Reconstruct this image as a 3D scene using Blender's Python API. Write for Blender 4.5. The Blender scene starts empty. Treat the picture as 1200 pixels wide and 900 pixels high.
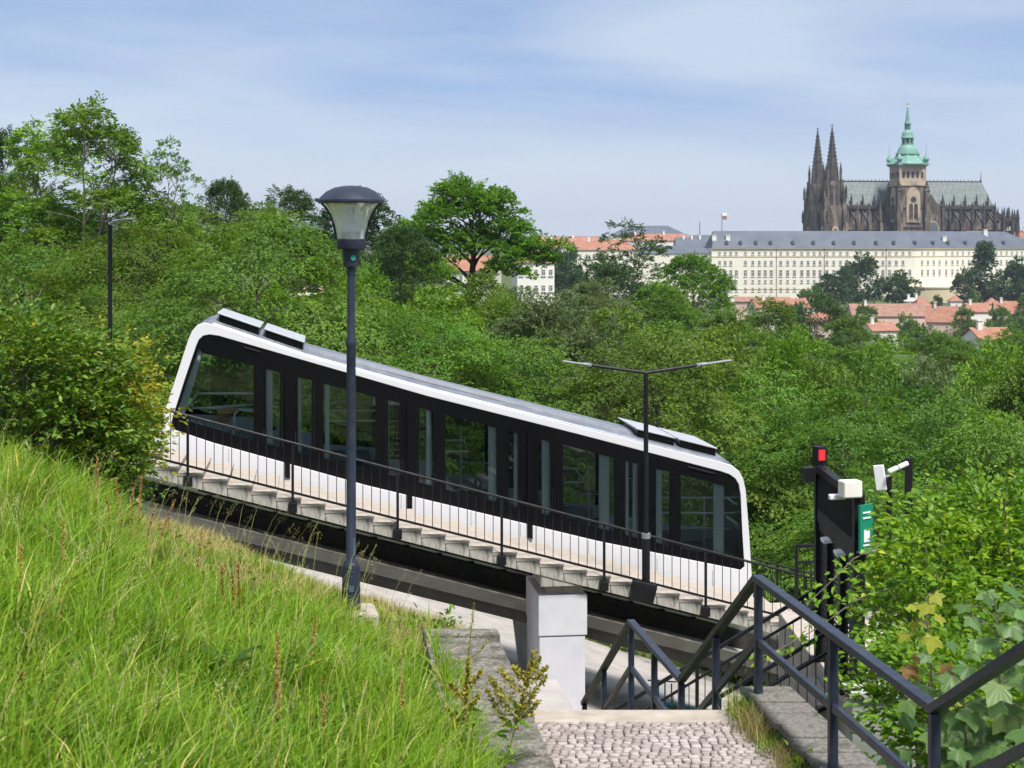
import bpy, math, random
import numpy as np
from mathutils import Vector, Matrix

R = math.radians
F, HZ = 1850.0, 285.0            # focal length and horizon row, in pixels of a 1200 x 900 frame
sc = bpy.context.scene
C = sc.collection

# ------------------------------------------------------------------ camera
cam = bpy.data.objects.new('camera', bpy.data.cameras.new('camera'))
C.objects.link(cam)
cam.location = (0, 0, 0)
cam.rotation_euler = (R(90), 0, 0)
cam.data.sensor_width = 36
cam.data.lens = 36 * F / 1200
cam.data.shift_y = -(450 - HZ) / 1200
cam.data.clip_start = 0.2
cam.data.clip_end = 30000
cam.data.dof.use_dof = True
cam.data.dof.focus_distance = 33
cam.data.dof.aperture_fstop = 6.3
sc.camera = cam

# ------------------------------------------------------------------ sky and sun
SUN_EL, SUN_AZ = 62.0, 152.0     # the sun stands behind the camera, a little to the right (compass, +Y = north)
w = bpy.data.worlds.new('World'); sc.world = w; w.use_nodes = True
nt = w.node_tree; nt.nodes.clear()
def N(nt, t, **kw):
    n = nt.nodes.new(t)
    for k, v in kw.items(): setattr(n, k, v)
    return n
def mth(nt, op, a, b=None, clamp=False):
    n = nt.nodes.new('ShaderNodeMath'); n.operation = op; n.use_clamp = clamp
    for i, v in enumerate((a, b)):
        if v is None: continue
        if isinstance(v, (int, float)): n.inputs[i].default_value = v
        else: nt.links.new(v, n.inputs[i])
    return n.outputs[0]
def mixc(nt, f, a, b, blend='MIX'):
    n = nt.nodes.new('ShaderNodeMix'); n.data_type = 'RGBA'; n.blend_type = blend
    for s, v in ((n.inputs[0], f), (n.inputs[6], a), (n.inputs[7], b)):
        if isinstance(v, (int, float)): s.default_value = v
        elif isinstance(v, tuple): s.default_value = (*v, 1)
        else: nt.links.new(v, s)
    return n.outputs[2]
def ramp(nt, f, stops):
    n = nt.nodes.new('ShaderNodeValToRGB')
    el = n.color_ramp.elements
    while len(el) < len(stops): el.new(0.5)
    for e, (p, c) in zip(el, stops):
        e.position = p; e.color = (*c, 1) if isinstance(c, tuple) else (c, c, c, 1)
    nt.links.new(f, n.inputs[0]); return n.outputs[0]
sky = N(nt, 'ShaderNodeTexSky', sky_type='NISHITA', sun_disc=False)
sky.sun_elevation = R(SUN_EL); sky.sun_rotation = R(SUN_AZ)
sky.altitude = 250; sky.air_density = 1.0; sky.dust_density = 1.6; sky.ozone_density = 2.0
tc = N(nt, 'ShaderNodeTexCoord')
sep = N(nt, 'ShaderNodeSeparateXYZ'); nt.links.new(tc.outputs['Generated'], sep.inputs[0])
den = mth(nt, 'ADD', mth(nt, 'MAXIMUM', sep.outputs[2], 0.0), 0.10)
cx = mth(nt, 'DIVIDE', sep.outputs[0], den); cy = mth(nt, 'DIVIDE', sep.outputs[1], den)
cmb = N(nt, 'ShaderNodeCombineXYZ'); nt.links.new(cx, cmb.inputs[0]); nt.links.new(cy, cmb.inputs[1])
def noise(nt, vec, scale, detail=4, rough=.5, dist=0):
    n = nt.nodes.new('ShaderNodeTexNoise'); n.inputs['Scale'].default_value = scale
    n.inputs['Detail'].default_value = detail; n.inputs['Roughness'].default_value = rough
    n.inputs['Distortion'].default_value = dist
    if vec is not None: nt.links.new(vec, n.inputs['Vector'])
    return n.outputs[0]
mp = N(nt, 'ShaderNodeMapping'); nt.links.new(cmb.outputs[0], mp.inputs[0])
mp.inputs['Location'].default_value = (3.1, 0.7, 0); mp.inputs['Scale'].default_value = (0.5, 0.55, 1)
n1 = noise(nt, mp.outputs[0], 0.62, 5, .52, .5)
n2 = noise(nt, mp.outputs[0], 2.1, 4, .5, .3)
cl = mth(nt, 'ADD', mth(nt, 'MULTIPLY', n1, .8), mth(nt, 'MULTIPLY', n2, .2))
grad = ramp(nt, sep.outputs[2], [(0, (6.0, 6.6, 7.4)), (.05, (4.7, 5.5, 6.9)), (.10, (2.5, 3.7, 6.3)), (.16, (1.5, 2.7, 5.4)), (.45, (3.9, 4.5, 5.8)), (1, (4.6, 5.0, 5.9))])
cf = ramp(nt, cl, [(.42, 0.0), (.60, .8)])
mixed = mixc(nt, cf, grad, (5.4, 6.1, 7.1))
mixed = mixc(nt, .15, mixed, sky.outputs[0])
bg = N(nt, 'ShaderNodeBackground'); bg.inputs[1].default_value = 0.065
nt.links.new(mixed, bg.inputs[0])
wo = N(nt, 'ShaderNodeOutputWorld'); nt.links.new(bg.outputs[0], wo.inputs[0])

sun = bpy.data.objects.new('sun', bpy.data.lights.new('sun', 'SUN'))
C.objects.link(sun)
sun.data.energy = 3.4; sun.data.angle = R(12); sun.data.color = (1, .96, .9)
sd = Vector((math.sin(R(SUN_AZ)) * math.cos(R(SUN_EL)), math.cos(R(SUN_AZ)) * math.cos(R(SUN_EL)), math.sin(R(SUN_EL))))
sun.rotation_euler = sd.to_track_quat('Z', 'Y').to_euler()
sun.location = (0, -20, 60)

vs = sc.view_settings
sc.display_settings.display_device = 'sRGB'
vs.view_transform = 'Standard'; vs.look = 'None'; vs.exposure = 1.0; vs.gamma = 1; vs.use_curve_mapping = False
cy_ = sc.cycles
cy_.use_denoising = True; cy_.max_bounces = 7; cy_.diffuse_bounces = 3; cy_.glossy_bounces = 3
cy_.transmission_bounces = 4; cy_.transparent_max_bounces = 12; cy_.use_adaptive_sampling = True
cy_.caustics_reflective = False; cy_.caustics_refractive = False

# ------------------------------------------------------------------ helpers
def at(px, py, Y):               # the world point at depth Y seen at a pixel of the 1200 x 900 frame
    return Vector(((px - 600) / F * Y, Y, (HZ - py) / F * Y))
RL = {}                          # base point of every thing
def setp(o, label=None, cat=None, group=None, kind=None):
    if label: o['label'] = label
    if cat: o['category'] = cat
    if group: o['group'] = group
    if kind: o['kind'] = kind
    return o
def thing(name, label, cat, loc, group=None):
    o = bpy.data.objects.new(name, None); C.objects.link(o)
    o.location = loc; o.empty_display_size = .3
    RL[o] = Vector(loc); return setp(o, label, cat, group)
class MB:
    def __init__(s): s.v = []; s.f = []; s.m = []
    def add(s, vs, fs):
        b = len(s.v); s.v += [tuple(p) for p in vs]; s.f += [tuple(b + i for i in f) for f in fs]; return s
    def hexa(s, p):              # eight corners: bottom loop then top loop
        return s.add(p, [(3, 2, 1, 0), (4, 5, 6, 7), (0, 1, 5, 4), (1, 2, 6, 5), (2, 3, 7, 6), (3, 0, 4, 7)])
    def box(s, c, sz, rz=0, rx=0, ry=0):
        x, y, z = sz[0] / 2, sz[1] / 2, sz[2] / 2
        M = Matrix.Rotation(rz, 3, 'Z') @ Matrix.Rotation(ry, 3, 'Y') @ Matrix.Rotation(rx, 3, 'X')
        c = Vector(c)
        return s.hexa([c + M @ Vector(q) for q in ((-x, -y, -z), (x, -y, -z), (x, y, -z), (-x, y, -z), (-x, -y, z), (x, -y, z), (x, y, z), (-x, y, z))])
    def span(s, a, b):           # box from corner to corner
        return s.box([(a[i] + b[i]) / 2 for i in range(3)], [abs(a[i] - b[i]) for i in range(3)])
    def bar(s, p, q, wd, ht, up=(0, 0, 1)):      # rectangular bar
        p, q = Vector(p), Vector(q); d = (q - p).normalized(); up = Vector(up)
        x = d.cross(up)
        if x.length < 1e-4: x = d.cross(Vector((0, 1, 0)))
        x.normalize(); y = x.cross(d)
        o = [x * a * wd / 2 + y * b * ht / 2 for a, b in ((-1, -1), (1, -1), (1, 1), (-1, 1))]
        return s.hexa([p + k for k in o] + [q + k for k in o])
    def tube(s, pts, r, n=6, cap=True):
        pts = [Vector(p) for p in pts]
        rs = r if isinstance(r, (list, tuple)) else [r] * len(pts)
        b = len(s.v); up = Vector((0.13, 0.21, 1)).normalized()
        for i, p in enumerate(pts):
            d = (pts[min(i + 1, len(pts) - 1)] - pts[max(i - 1, 0)])
            if d.length < 1e-9: d = Vector((0, 0, 1))
            d.normalize()
            u_ = up if abs(d.dot(up)) < .97 else Vector((1, 0, 0))
            x = d.cross(u_).normalized(); y = x.cross(d)
            for k in range(n):
                a = 2 * math.pi * k / n
                s.v.append(tuple(p + (x * math.cos(a) + y * math.sin(a)) * rs[i]))
        for i in range(len(pts) - 1):
            for k in range(n):
                k2 = (k + 1) % n
                s.f.append((b + i * n + k, b + i * n + k2, b + (i + 1) * n + k2, b + (i + 1) * n + k))
        if cap:
            s.f.append(tuple(b + k for k in reversed(range(n))))
            s.f.append(tuple(b + (len(pts) - 1) * n + k for k in range(n)))
        return s
    def lathe(s, prof, c, n=24, a0=0):
        b = len(s.v); c = Vector(c)
        for r, z in prof:
            for k in range(n):
                a = a0 + 2 * math.pi * k / n
                s.v.append((c.x + r * math.cos(a), c.y + r * math.sin(a), c.z + z))
        for i in range(len(prof) - 1):
            for k in range(n):
                k2 = (k + 1) % n
                s.f.append((b + i * n + k, b + i * n + k2, b + (i + 1) * n + k2, b + (i + 1) * n + k))
        s.f.append(tuple(b + k for k in reversed(range(n))))
        s.f.append(tuple(b + (len(prof) - 1) * n + k for k in range(n)))
        return s
    def prism(s, poly, fn, d0, d1):   # poly of (a, b), fn(a, d, b) gives a world point
        n = len(poly)
        vs_ = [fn(a, d0, b) for a, b in poly] + [fn(a, d1, b) for a, b in poly]
        fs = [tuple(range(n)), tuple(reversed(range(n, 2 * n)))]
        fs += [(i, i + n, (i + 1) % n + n, (i + 1) % n) for i in range(n)]
        return s.add(vs_, fs)
    def ring(s, outer, inner, fn, d0, d1):
        n = len(outer)
        vs_ = [fn(a, d, b) for d in (d0, d1) for L in (outer, inner) for a, b in L]
        fs = []
        for i in range(n):
            j = (i + 1) % n
            fs += [(i, j, n + j, n + i), (2 * n + j, 2 * n + i, 3 * n + i, 3 * n + j), (j, i, 2 * n + i, 2 * n + j), (n + i, n + j, 3 * n + j, 3 * n + i)]
        return s.add(vs_, fs)
    def mesh(s, name, mat, off=Vector((0, 0, 0)), smooth=False):
        me = bpy.data.meshes.new(name)
        me.from_pydata([(p[0] - off[0], p[1] - off[1], p[2] - off[2]) for p in s.v], [], s.f)
        mats = mat if isinstance(mat, (list, tuple)) else [mat]
        for m in mats: me.materials.append(m)
        if smooth:
            me.polygons.foreach_set('use_smooth', [True] * len(me.polygons))
            if smooth != 'all':
                try: me.set_sharp_from_angle(angle=R(40))
                except Exception: pass
        import bmesh
        bm = bmesh.new(); bm.from_mesh(me); bmesh.ops.recalc_face_normals(bm, faces=bm.faces); bm.to_mesh(me); bm.free()
        return me
    def part(s, name, mat, parent, smooth=False, bevel=0):
        o = bpy.data.objects.new(name, s.mesh(name, mat, RL[parent], smooth)); C.objects.link(o)
        o.parent = parent; RL[o] = RL[parent]
        if bevel: bev(o, bevel)
        return o
    def single(s, name, mat, label, cat, loc, group=None, smooth=False, kind=None, bevel=0):
        loc = Vector(loc)
        o = bpy.data.objects.new(name, s.mesh(name, mat, loc, smooth)); C.objects.link(o)
        o.location = loc; RL[o] = loc
        if bevel: bev(o, bevel)
        return setp(o, label, cat, group, kind)
    def struct(s, name, mat, smooth=False, kind='structure', label=None):
        o = bpy.data.objects.new(name, s.mesh(name, mat, Vector((0, 0, 0)), smooth)); C.objects.link(o)
        RL[o] = Vector((0, 0, 0)); return setp(o, label, None, None, kind)
def bev(o, wd, seg=2):
    m = o.modifiers.new('bevel', 'BEVEL'); m.width = wd; m.segments = seg; m.limit_method = 'ANGLE'; m.angle_limit = R(35)
def inst(me, name, parent, loc, rot=(0, 0, 0), scale=(1, 1, 1)):      # a copy that shares its mesh
    o = bpy.data.objects.new(name, me); C.objects.link(o)
    if parent is not None:
        o.parent = parent; o.location = Vector(loc) - RL[parent]
    else: o.location = loc
    o.rotation_euler = rot; o.scale = scale; RL[o] = Vector(loc); return o
def fast_mesh(name, v, f, mat, rnd=None, smooth=False):
    v = np.asarray(v, np.float32); f = np.asarray(f, np.int32)
    me = bpy.data.meshes.new(name)
    me.vertices.add(len(v)); me.vertices.foreach_set('co', v.ravel())
    me.loops.add(f.size); me.loops.foreach_set('vertex_index', f.ravel())
    me.polygons.add(len(f)); me.polygons.foreach_set('loop_start', np.arange(0, f.size, f.shape[1], dtype=np.int32))
    me.update(calc_edges=True)
    if rnd is not None:
        at_ = me.attributes.new('rnd', 'FLOAT', 'FACE'); at_.data.foreach_set('value', np.asarray(rnd, np.float32))
    if smooth: me.polygons.foreach_set('use_smooth', np.ones(len(f), bool))
    me.materials.append(mat); return me

# ------------------------------------------------------------------ materials
def pm(name, c1, c2=None, scale=3, rough=.7, bump=0, metal=0, spec=.4, stretch=(1, 1, 1), detail=5, bscale=None, lo=.35, hi=.68, c3=None, s3=1.0, lo3=.55, hi3=.75):
    m = bpy.data.materials.new(name); m.use_nodes = True; nt = m.node_tree; b = nt.nodes['Principled BSDF']
    b.inputs['Roughness'].default_value = rough; b.inputs['Metallic'].default_value = metal
    b.inputs['Specular IOR Level'].default_value = spec
    if c2 is None:
        b.inputs['Base Color'].default_value = (*c1, 1)
        if not bump: return m
    t = N(nt, 'ShaderNodeTexCoord'); mp = N(nt, 'ShaderNodeMapping'); nt.links.new(t.outputs['Object'], mp.inputs[0])
    mp.inputs['Scale'].default_value = stretch
    if c2 is not None:
        col = ramp(nt, noise(nt, mp.outputs[0], scale, detail, .6, .2), [(lo, c1), (hi, c2)])
        if c3 is not None:
            f3 = ramp(nt, noise(nt, mp.outputs[0], s3, 6, .65, .4), [(lo3, 0.0), (hi3, 1.0)])
            col = mixc(nt, f3, col, c3)
        nt.links.new(col, b.inputs['Base Color'])
        rr = mth(nt, 'ADD', mth(nt, 'MULTIPLY', noise(nt, mp.outputs[0], scale * 1.7, 3), .25), rough - .12, True)
        nt.links.new(rr, b.inputs['Roughness'])
    if bump:
        bp = N(nt, 'ShaderNodeBump'); bp.inputs['Strength'].default_value = bump; bp.inputs['Distance'].default_value = .02
        nt.links.new(noise(nt, mp.outputs[0], bscale or scale * 6, 6, .65), bp.inputs['Height'])
        nt.links.new(bp.outputs[0], b.inputs['Normal'])
    return m
def leafmat(name, stops, trans=.35, hue=0.12, rough=.55, objvar=.5):
    m = bpy.data.materials.new(name); m.use_nodes = True; nt = m.node_tree
    b = nt.nodes['Principled BSDF']; b.inputs['Roughness'].default_value = rough; b.inputs['Specular IOR Level'].default_value = .25
    a = N(nt, 'ShaderNodeAttribute', attribute_name='rnd')
    oi = N(nt, 'ShaderNodeObjectInfo')
    col = ramp(nt, a.outputs['Fac'], stops)
    hs = N(nt, 'ShaderNodeHueSaturation'); nt.links.new(col, hs.inputs['Color'])
    nt.links.new(mth(nt, 'ADD', mth(nt, 'MULTIPLY', oi.outputs['Random'], .035 * objvar), .5 - .0175 * objvar), hs.inputs['Hue'])
    r2 = mth(nt, 'FRACT', mth(nt, 'MULTIPLY', oi.outputs['Random'], 7.31))
    nt.links.new(mth(nt, 'ADD', mth(nt, 'MULTIPLY', r2, .5 * objvar), 1 - .25 * objvar), hs.inputs['Value'])
    nt.links.new(hs.outputs[0], b.inputs['Base Color'])
    tr = N(nt, 'ShaderNodeBsdfTranslucent')
    nt.links.new(mixc(nt, 1.0, hs.outputs[0], (1.35, 1.25, .45), 'MULTIPLY'), tr.inputs[0])
    mx = N(nt, 'ShaderNodeMixShader'); mx.inputs[0].default_value = trans
    nt.links.new(b.outputs[0], mx.inputs[1]); nt.links.new(tr.outputs[0], mx.inputs[2])
    nt.links.new(mx.outputs[0], nt.nodes['Material Output'].inputs[0]); return m
def glassmat(name, tint, gloss=(1, 1, 1), ior=1.5, rough=.02):
    m = bpy.data.materials.new(name); m.use_nodes = True; nt = m.node_tree; nt.nodes.remove(nt.nodes['Principled BSDF'])
    t = N(nt, 'ShaderNodeBsdfTransparent'); t.inputs[0].default_value = (*tint, 1)
    g = N(nt, 'ShaderNodeBsdfGlossy'); g.inputs[0].default_value = (*gloss, 1); g.inputs['Roughness'].default_value = rough
    fr = N(nt, 'ShaderNodeFresnel'); fr.inputs[0].default_value = ior
    mx = N(nt, 'ShaderNodeMixShader'); nt.links.new(fr.outputs[0], mx.inputs[0])
    nt.links.new(t.outputs[0], mx.inputs[1]); nt.links.new(g.outputs[0], mx.inputs[2])
    nt.links.new(mx.outputs[0], nt.nodes['Material Output'].inputs[0]); return m
M = {}
M['ground'] = pm('ground_soil_green', (.035, .06, .015), (.09, .11, .03), 1.2, .95, .4)
M['bank'] = pm('bank_soil', (.05, .075, .015), (.14, .13, .06), 2.5, .95, .5)
M['asphalt'] = pm('pale_asphalt', (.30, .275, .26), (.40, .37, .35), 1.1, .85, .25, c3=(.24, .225, .21), s3=.35, bscale=60)
M['concrete'] = pm('board_formed_concrete', (.30, .285, .25), (.45, .43, .385), 2.6, .85, .35, stretch=(3.2, 3.2, .5), c3=(.12, .11, .095), s3=2.2, lo3=.46, hi3=.68)
M['tread'] = pm('beige_tread_concrete', (.35, .305, .26), (.43, .38, .33), 3.5, .8, .12)
M['girder'] = pm('girder_concrete', (.38, .37, .33), (.50, .48, .43), 1.6, .85, .2, stretch=(1, 1, 2.5))
M['pier'] = pm('painted_pier', (.50, .50, .54), (.58, .58, .61), 1.5, .75, .08, c3=(.4, .4, .42), s3=4, lo3=.66, hi3=.72)
M['stone'] = pm('old_wall_stone', (.11, .10, .085), (.29, .265, .23), 38, .92, 1.0, c3=(.055, .057, .04), s3=7, lo3=.44, hi3=.66, bscale=45, lo=.38, hi=.62)
M['stone_d'] = pm('coping_stone', (.10, .095, .085), (.22, .205, .18), 30, .9, .8, c3=(.055, .057, .04), s3=6, lo3=.52, hi3=.7, bscale=25)
M['kerb'] = pm('beige_step_stone', (.30, .26, .215), (.41, .36, .305), 5, .85, .25)
M['cobble'] = pm('pinkish_cobble', (.42, .35, .33), (.68, .60, .57), 9, .8, .25, bscale=40)
M['mortar'] = pm('cobble_joint', (.06, .053, .045), (.11, .095, .085), 14, .95, .4)
M['blackm'] = pm('black_painted_steel', (.008, .008, .009), (.014, .014, .016), 6, .5, .0, spec=.2)
M['navy'] = pm('navy_painted_steel', (.014, .019, .034), (.026, .034, .054), 7, .42, .06, spec=.35)
M['green_rail'] = pm('dark_green_painted_steel', (.014, .02, .016), (.032, .04, .03), 8, .5, .08, spec=.3)
M['white'] = pm('white_gloss_coat', (.64, .64, .66), None, rough=.22, spec=.5)
M['gloss_black'] = pm('black_gloss_panel', (.005, .005, .006), None, rough=.18, spec=.15)
M['silver'] = pm('silver_roof', (.17, .185, .22), (.25, .27, .31), 3, .38, metal=.45, spec=.5)
M['lid'] = pm('pale_roof_lid', (.34, .35, .38), (.42, .43, .46), 3, .4, spec=.5)
M['inner'] = pm('pale_interior_panel', (.76, .84, .86), (.80, .87, .89), 2, .5)
M['innerfloor'] = pm('grey_interior_floor', (.25, .29, .30), (.30, .34, .35), 3, .6)
M['wood'] = pm('pale_wood_seat', (.42, .25, .12), (.55, .35, .18), 8, .5, stretch=(1, 8, 1))
M['steel'] = pm('brushed_steel', (.55, .56, .58), None, rough=.28, metal=.9)
M['rubber'] = pm('black_rubber', (.015, .015, .015), None, rough=.8)
M['under'] = pm('underframe_dark', (.012, .012, .012), (.035, .032, .03), 4, .8)
M['glass'] = glassmat('tinted_car_glass', (.80, .85, .84), (.9, .95, 1))
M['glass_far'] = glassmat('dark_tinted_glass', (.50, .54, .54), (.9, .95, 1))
M['lampglass'] = glassmat('lamp_clear_plastic', (.90, .92, .92), (1, 1, 1), 1.45, .12)
_n = M['lampglass'].node_tree; _o = _n.nodes['Material Output']; _s = _o.inputs[0].links[0].from_socket   # slightly frosted
_tl = N(_n, 'ShaderNodeBsdfTranslucent'); _tl.inputs[0].default_value = (.9, .92, .92, 1); _df = N(_n, 'ShaderNodeBsdfDiffuse'); _df.inputs[0].default_value = (.85, .87, .87, 1)
_m1 = N(_n, 'ShaderNodeMixShader'); _m1.inputs[0].default_value = .5; _n.links.new(_tl.outputs[0], _m1.inputs[1]); _n.links.new(_df.outputs[0], _m1.inputs[2])
_m2 = N(_n, 'ShaderNodeMixShader'); _n.links.new(_s, _m2.inputs[1]); _n.links.new(_m1.outputs[0], _m2.inputs[2])
_n.links.new(ramp(_n, noise(_n, N(_n, 'ShaderNodeTexCoord').outputs['Object'], 9, 4), [(.35, .5), (.7, .82)]), _m2.inputs[0]); _n.links.new(_m2.outputs[0], _o.inputs[0])
M['diffuser'] = pm('lamp_diffuser', (.78, .80, .80), None, rough=.35)
M['greylamp'] = pm('grey_lamp_head', (.26, .27, .29), None, rough=.4, metal=.3)
M['offwhite'] = pm('offwhite_plastic', (.72, .68, .60), (.78, .75, .68), 5, .5)
M['signgreen'] = pm('green_sign', (.008, .22, .13), None, rough=.5)
M['signwhite'] = pm('sign_white', (.8, .8, .8), None, rough=.5)
M['sticker'] = pm('teal_sticker', (.02, .28, .20), None, rough=.5)
M['stickerb'] = pm('pale_sticker', (.06, .10, .14), None, rough=.5)
M['cyan'] = pm('cyan_paint', (.10, .42, .55), (.15, .5, .6), 5, .5)
M['bark'] = pm('grey_bark', (.09, .075, .06), (.19, .165, .135), 6, .95, .5, stretch=(3, 3, .6))
M['barkd'] = pm('dark_bark', (.035, .028, .022), (.085, .07, .055), 6, .95, .5, stretch=(3, 3, .6))
M['dead'] = pm('bleached_twig', (.42, .38, .34), (.55, .51, .47), 6, .9)
red = bpy.data.materials.new('red_led_display'); red.use_nodes = True
rb = red.node_tree.nodes['Principled BSDF']; rb.inputs['Base Color'].default_value = (.5, .01, .02, 1)
rb.inputs['Emission Color'].default_value = (1, .03, .05, 1); rb.inputs['Emission Strength'].default_value = .25
M['red'] = red
# foliage colours
M['hornbeam'] = leafmat('hornbeam_leaf', [(0, (.05, .11, .017)), (.5, (.10, .20, .028)), (1, (.195, .31, .05))], .42, objvar=.9)
M['deepleaf'] = leafmat('deep_green_leaf', [(0, (0.027, 0.063, 0.018)), (.6, (0.053, 0.112, 0.029)), (1, (0.090, 0.161, 0.039))], .25)
M['midleaf'] = leafmat('mid_green_leaf', [(0, (0.052, 0.116, 0.017)), (.5, (0.105, 0.202, 0.024)), (1, (0.175, 0.287, 0.036))])
M['freshleaf'] = leafmat('fresh_green_leaf', [(0, (0.061, 0.150, 0.014)), (.5, (0.123, 0.255, 0.022)), (1, (0.210, 0.360, 0.034))])
M['greyleaf'] = leafmat('grey_green_leaf', [(0, (0.068, 0.115, 0.042)), (.5, (0.121, 0.176, 0.072)), (1, (0.189, 0.243, 0.108))])
M['cherry'] = leafmat('cherry_leaf', [(0, (0.062, 0.156, 0.013)), (.5, (0.139, 0.273, 0.020)), (.85, (0.248, 0.390, 0.028)), (1, (0.403, 0.442, 0.033))], .4, rough=.4, objvar=.2)
M['bushleaf'] = leafmat('bush_leaf', [(0, (0.048, 0.107, 0.016)), (.55, (0.104, 0.198, 0.023)), (.85, (0.228, 0.297, 0.033)), (1, (0.456, 0.363, 0.046))], .3, rough=.4, objvar=.2)
M['yellowleaf'] = leafmat('yellowing_leaf', [(0, (0.104, 0.169, 0.017)), (.5, (0.260, 0.273, 0.022)), (1, (0.442, 0.351, 0.033))], .35, objvar=.2)
M['maple'] = leafmat('maple_leaf', [(0, (0.070, 0.142, 0.042)), (.5, (0.100, 0.190, 0.056)), (1, (0.140, 0.237, 0.070))], .3, rough=.42, objvar=.5)
M['maple_y'] = leafmat('maple_leaf_yellow', [(0, (.22, .30, .03)), (1, (.36, .36, .05))], .4, objvar=.3)
M['maple_b'] = leafmat('maple_leaf_bronze', [(0, (.16, .09, .03)), (1, (.22, .13, .04))], .35, objvar=.3)
M['grass'] = leafmat('meadow_grass', [(0, (0.081, 0.180, 0.013)), (.45, (0.176, 0.324, 0.020)), (.8, (0.297, 0.432, 0.033)), (.9, (0.459, 0.480, 0.088)), (1, (0.648, 0.504, 0.220))], .35, rough=.5, objvar=0)
M['drygrass'] = leafmat('dry_grass', [(0, (.16, .20, .04)), (.4, (.36, .32, .12)), (1, (.52, .42, .22))], .3, objvar=0)
M['seed'] = leafmat('grass_seed', [(0, (.34, .34, .12)), (.5, (.48, .44, .22)), (1, (.60, .52, .32))], .3, objvar=0)
M['rust'] = leafmat('dock_seed_rust', [(0, (.22, .05, .02)), (1, (.36, .12, .04))], .2, objvar=.3)
M['tan'] = leafmat('dock_seed_tan', [(0, (.34, .18, .06)), (1, (.50, .30, .12))], .2, objvar=.3)
M['olive'] = leafmat('amaranth_seed', [(0, (.20, .23, .03)), (.6, (.34, .33, .05)), (1, (.46, .33, .09))], .25, objvar=.2)
M['yellowf'] = leafmat('yellow_flower', [(0, (.65, .38, .01)), (1, (.8, .55, .02))], .2, objvar=0)
# ================================================================== GROUND
TY = [-20, 0, 5, 10, 13, 15.6, 18, 22, 28, 35, 45, 60, 75, 100, 130, 200, 300, 450, 650, 780, 830, 900, 1000, 1500, 3000, 5000, 9000]
TCz = [-3, -3.2, -3.9, -4.6, -4.6, -6.2, -6.6, -8.4, -9.3, -9.7, -11.2, -12, -10.5, -9, -7.5, -11, -24, -42, -54, -45, -33, -16, -10, -12, -10, -5, 10]
TS = [.2, .28, .34, .38, .4, .42, .42, .38, .34, .3, .3, .36, .45, .35, .16, .06, .03, 0, 0, 0, 0, 0, 0, 0, 0, 0, 0]
def terr(X, Y):
    X = np.asarray(X, float); Y = np.asarray(Y, float)
    lim = 8 + .38 * np.abs(Y)
    xe = lim * np.tanh(X / lim)
    return np.interp(Y, TY, TCz) - np.interp(Y, TY, TS) * xe + .25 * np.sin(X * .31 + 1) * np.sin(Y * .23) * np.clip((Y - 45) / 30, 0, 1)
ys = sorted(set(list(np.linspace(-20, 60, 81)) + list(np.geomspace(60, 9000, 70))))
xs = np.sign(np.linspace(-1, 1, 91)) * np.abs(np.linspace(-1, 1, 91)) ** 1.5
gv = []
for y in ys:
    wd = 30 + 1.1 * abs(y)
    X = xs * wd; Z = terr(X, np.full_like(X, y))
    gv.append(np.stack([X, np.full_like(X, y), Z], 1))
gv = np.concatenate(gv); nx = len(xs)
ii = np.arange(len(ys) - 1)[:, None] * nx + np.arange(nx - 1)[None, :]
gf = np.stack([ii, ii + 1, ii + nx + 1, ii + nx], -1).reshape(-1, 4)
g = bpy.data.objects.new('ground', fast_mesh('ground', gv, gf, M['ground'], smooth=True)); C.objects.link(g); setp(g, kind='structure')

def grid(name, f, x0, x1, y0, y1, nx, ny, mat):
    X, Y = np.meshgrid(np.linspace(x0, x1, nx), np.linspace(y0, y1, ny))
    if callable(f): X, Y, Z = f(X, Y)
    v = np.stack([X, Y, Z], -1).reshape(-1, 3)
    ii = np.arange(ny - 1)[:, None] * nx + np.arange(nx - 1)[None, :]
    q = np.stack([ii, ii + 1, ii + nx + 1, ii + nx], -1).reshape(-1, 4)
    o = bpy.data.objects.new(name, fast_mesh(name, v, q, mat, smooth=True)); C.objects.link(o); RL[o] = Vector((0, 0, 0)); return o
o = grid('asphalt_path', lambda X, Y: (X, Y, terr(X, Y) + .03), -16, 7.5, 30.5, 48, 60, 50, M['asphalt']); setp(o, kind='structure')
# path edges: the stepped path runs straight on, leaning a little to the left
def wallx(Y): return .30 - .118 * (Y - 10.2)          # inner edge of the old wall on the bank side
def railx(Y): return 2.02 - .133 * (Y - 13)           # the steel handrail on the valley side
def pathz(Y):
    return np.interp(Y, [5.8, 7.1, 9.35, 13.0, 15.6, 18.0, 21.4, 26], [-2.5, -2.5, -3.86, -3.86, -5.42, -5.42, -7.46, -7.46])
def bank(X, Y):
    s = wallx(Y) - .62 - X
    sp = np.maximum(s, 0)
    z = -3.42 - .085 * np.maximum(Y - 10, 0) - .045 * np.maximum(Y - 15.0, 0) ** 1.5 + .385 * sp - .012 * np.maximum(sp - 3, 0) ** 2
    z = z + .05 * np.sin(X * 3.1 + Y) + .05 * np.sin(Y * 2.3 - X * 1.7)
    near = np.clip((7 - Y) / 5, 0, 1)
    z = z - near * .12 * sp
    e = .62 * np.clip((Y - 14.0) / .3, 0, 1); ng = np.maximum(-s, 0)
    return z - .25 * np.minimum(ng, e) - 4 * np.maximum(ng - e, 0)
def bankf(T, Y):
    X = wallx(Y) - .45 - T
    return X, Y, np.maximum(bank(X, Y), terr(X, Y) - .5)
o = grid('grass_bank', bankf, -1.0, 9.5, 1.5, 24, 70, 140, M['bank']); setp(o, kind='structure')

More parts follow.
